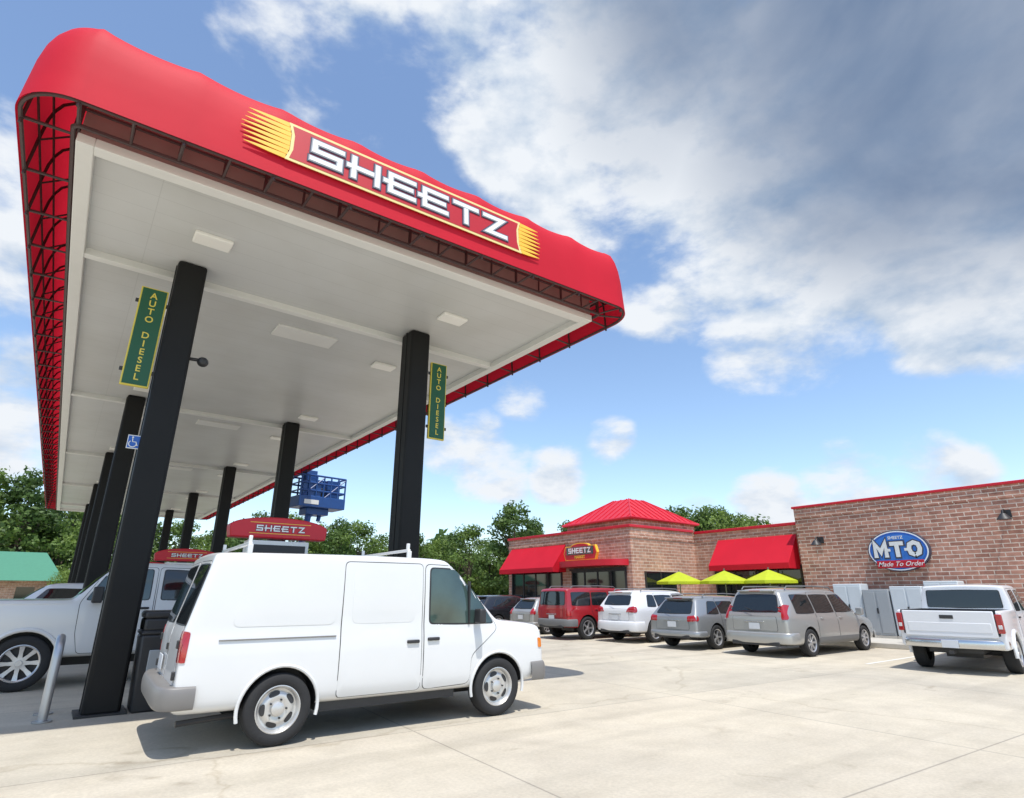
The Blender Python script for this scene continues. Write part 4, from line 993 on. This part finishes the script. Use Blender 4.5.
# ------------------------------------------------------------------ light, sky, camera
SUN=Vector((-.12,-.36,1.0)).normalized()
el=math.asin(SUN.z); az=math.atan2(SUN.x,SUN.y)
sl=bpy.data.lights.new('sun','SUN'); sl.energy=4.5; sl.angle=R(.5); sl.color=(1,.965,.90)
so=bpy.data.objects.new('sun',sl); COL.objects.link(so); so.rotation_euler=(-SUN).to_track_quat('-Z','Y').to_euler(); so.location=(0,-20,60)
w=bpy.data.worlds.new('World'); scene.world=w; w.use_nodes=True; N=w.node_tree.nodes; Lk=w.node_tree.links
bg=N['Background']; STR=.15; bg.inputs['Strength'].default_value=STR
sky=N.new('ShaderNodeTexSky'); sky.sky_type='NISHITA'; sky.sun_disc=False; sky.sun_elevation=el; sky.sun_rotation=az; sky.air_density=1.0; sky.dust_density=.6; sky.ozone_density=1.5
tc=N.new('ShaderNodeTexCoord'); nrm=N.new('ShaderNodeVectorMath'); nrm.operation='NORMALIZE'; Lk.new(tc.outputs['Generated'],nrm.inputs[0]); DIR=nrm.outputs[0]
def math_(op,a,b=None,clamp=False):
    x=N.new('ShaderNodeMath'); x.operation=op; x.use_clamp=clamp
    for i,v in enumerate((a,b)):
        if v is None: continue
        if isinstance(v,(int,float)): x.inputs[i].default_value=v
        else: Lk.new(v,x.inputs[i])
    return x.outputs[0]
def dvec(a,e): a=R(36.6+a); e=R(e); return (math.sin(a)*math.cos(e),math.cos(a)*math.cos(e),math.sin(e))
def region(a,e,ri,ro,wt):
    d=N.new('ShaderNodeVectorMath'); d.operation='DOT_PRODUCT'; Lk.new(DIR,d.inputs[0]); d.inputs[1].default_value=dvec(a,e)
    mr=N.new('ShaderNodeMapRange'); mr.interpolation_type='SMOOTHSTEP'; Lk.new(d.outputs['Value'],mr.inputs[0])
    mr.inputs[1].default_value=math.cos(R(ro)); mr.inputs[2].default_value=math.cos(R(ri)); mr.inputs[3].default_value=0; mr.inputs[4].default_value=wt
    return mr.outputs[0]
def mx_(lst):
    s=lst[0]
    for x in lst[1:]: s=math_('MAXIMUM',s,x)
    return s
def noise_at(off,scale=2.6,detail=8,rough=.6,dist=.25,zs=1.9):
    a=N.new('ShaderNodeVectorMath'); a.operation='ADD'; Lk.new(DIR,a.inputs[0]); a.inputs[1].default_value=off
    b=N.new('ShaderNodeVectorMath'); b.operation='MULTIPLY'; Lk.new(a.outputs[0],b.inputs[0]); b.inputs[1].default_value=(1,1,zs)
    nz=N.new('ShaderNodeTexNoise'); nz.inputs['Scale'].default_value=scale; nz.inputs['Detail'].default_value=detail; nz.inputs['Roughness'].default_value=rough; nz.inputs['Distortion'].default_value=dist
    Lk.new(b.outputs[0],nz.inputs['Vector']); return nz.outputs['Fac']
cover=mx_([region(42,44,12,30,.62),region(52,32,10,20,.60),region(27,54,10,26,.58),region(8,48,8,20,.46),region(3,60,5,18,.46),region(10,37,5,13,.42),region(18,30,4,11,.43),region(29,27,6,14,.46),region(42,24,5,12,.48),
   region(-2,13.2,1.5,7.5,.42),region(-6.5,14,.5,5,.40),region(4,12,.5,5,.40),region(1,18.5,.5,5,.40),region(10,15,.5,4,.33),region(31,8.8,1.5,7,.47),region(24.5,7.6,.5,6,.45),region(36.5,9.3,1,6,.46),region(46,9.5,.5,4,.36),region(18,6.5,.5,4,.34),
   region(-21,47,2,14,.33),region(-43,13,1,9,.44),region(-47,28,2,12,.38),region(-10,52,1,10,.30),region(150,40,20,60,.25)])
n1=noise_at((0,0,0),5.0,9,.56,.1); n2=noise_at((0,0,.030),5.0,7,.56,.1)
dens=math_('SUBTRACT',math_('ADD',n1,cover),.82)
mk=N.new('ShaderNodeMapRange'); mk.interpolation_type='SMOOTHSTEP'; Lk.new(dens,mk.inputs[0]); mk.inputs[1].default_value=-.07; mk.inputs[2].default_value=.14
diff=math_('SUBTRACT',n1,n2)
n4=noise_at((.7,.2,.4),6.0,6,.52,.2)
shade=math_('ADD',math_('ADD',math_('MULTIPLY',diff,3.6),math_('MULTIPLY',math_('SUBTRACT',n4,.5),1.4)),.76,clamp=True)
dark=mx_([region(46,42,5,24,1.0),region(32,54,3,20,.85),region(54,33,4,16,.9),region(19,47,1,12,.40)])
n3=noise_at((.3,.1,0),2.8,6,.52,.3,1.5)
dark=math_('MULTIPLY',dark,math_('ADD',math_('MULTIPLY',n3,1.3),.25),clamp=True)
def rgbmix(f,a,b):
    x=N.new('ShaderNodeMix'); x.data_type='RGBA'; Lk.new(f,x.inputs[0])
    for i,v in((6,a),(7,b)):
        if isinstance(v,tuple): x.inputs[i].default_value=(*v,1)
        else: Lk.new(v,x.inputs[i])
    return x.outputs[2]
q=1/STR
white=rgbmix(shade,tuple(c*q for c in(.42,.55,.73)),tuple(c*q for c in(.88,.92,.97)))
cc=rgbmix(dark,white,tuple(c*q for c in(.185,.26,.40)))
tint=N.new('ShaderNodeMix'); tint.data_type='RGBA'; tint.blend_type='MULTIPLY'; tint.inputs[0].default_value=1; Lk.new(sky.outputs[0],tint.inputs[6]); tint.inputs[7].default_value=(1.50,1.52,1.52,1)
fin=rgbmix(mk.outputs[0],tint.outputs[2],cc)
Lk.new(fin,bg.inputs['Color'])

cam=bpy.data.cameras.new('camera'); co=bpy.data.objects.new('camera',cam); COL.objects.link(co); scene.camera=co
cam.sensor_fit='HORIZONTAL'; cam.sensor_width=36; cam.lens=570/1024*36; cam.clip_end=3000
co.location=(0,0,1.55); co.rotation_euler=(R(90+18.9),0,R(-36.6))
scene.view_settings.view_transform='Standard'; scene.view_settings.look='None'; scene.view_settings.exposure=0
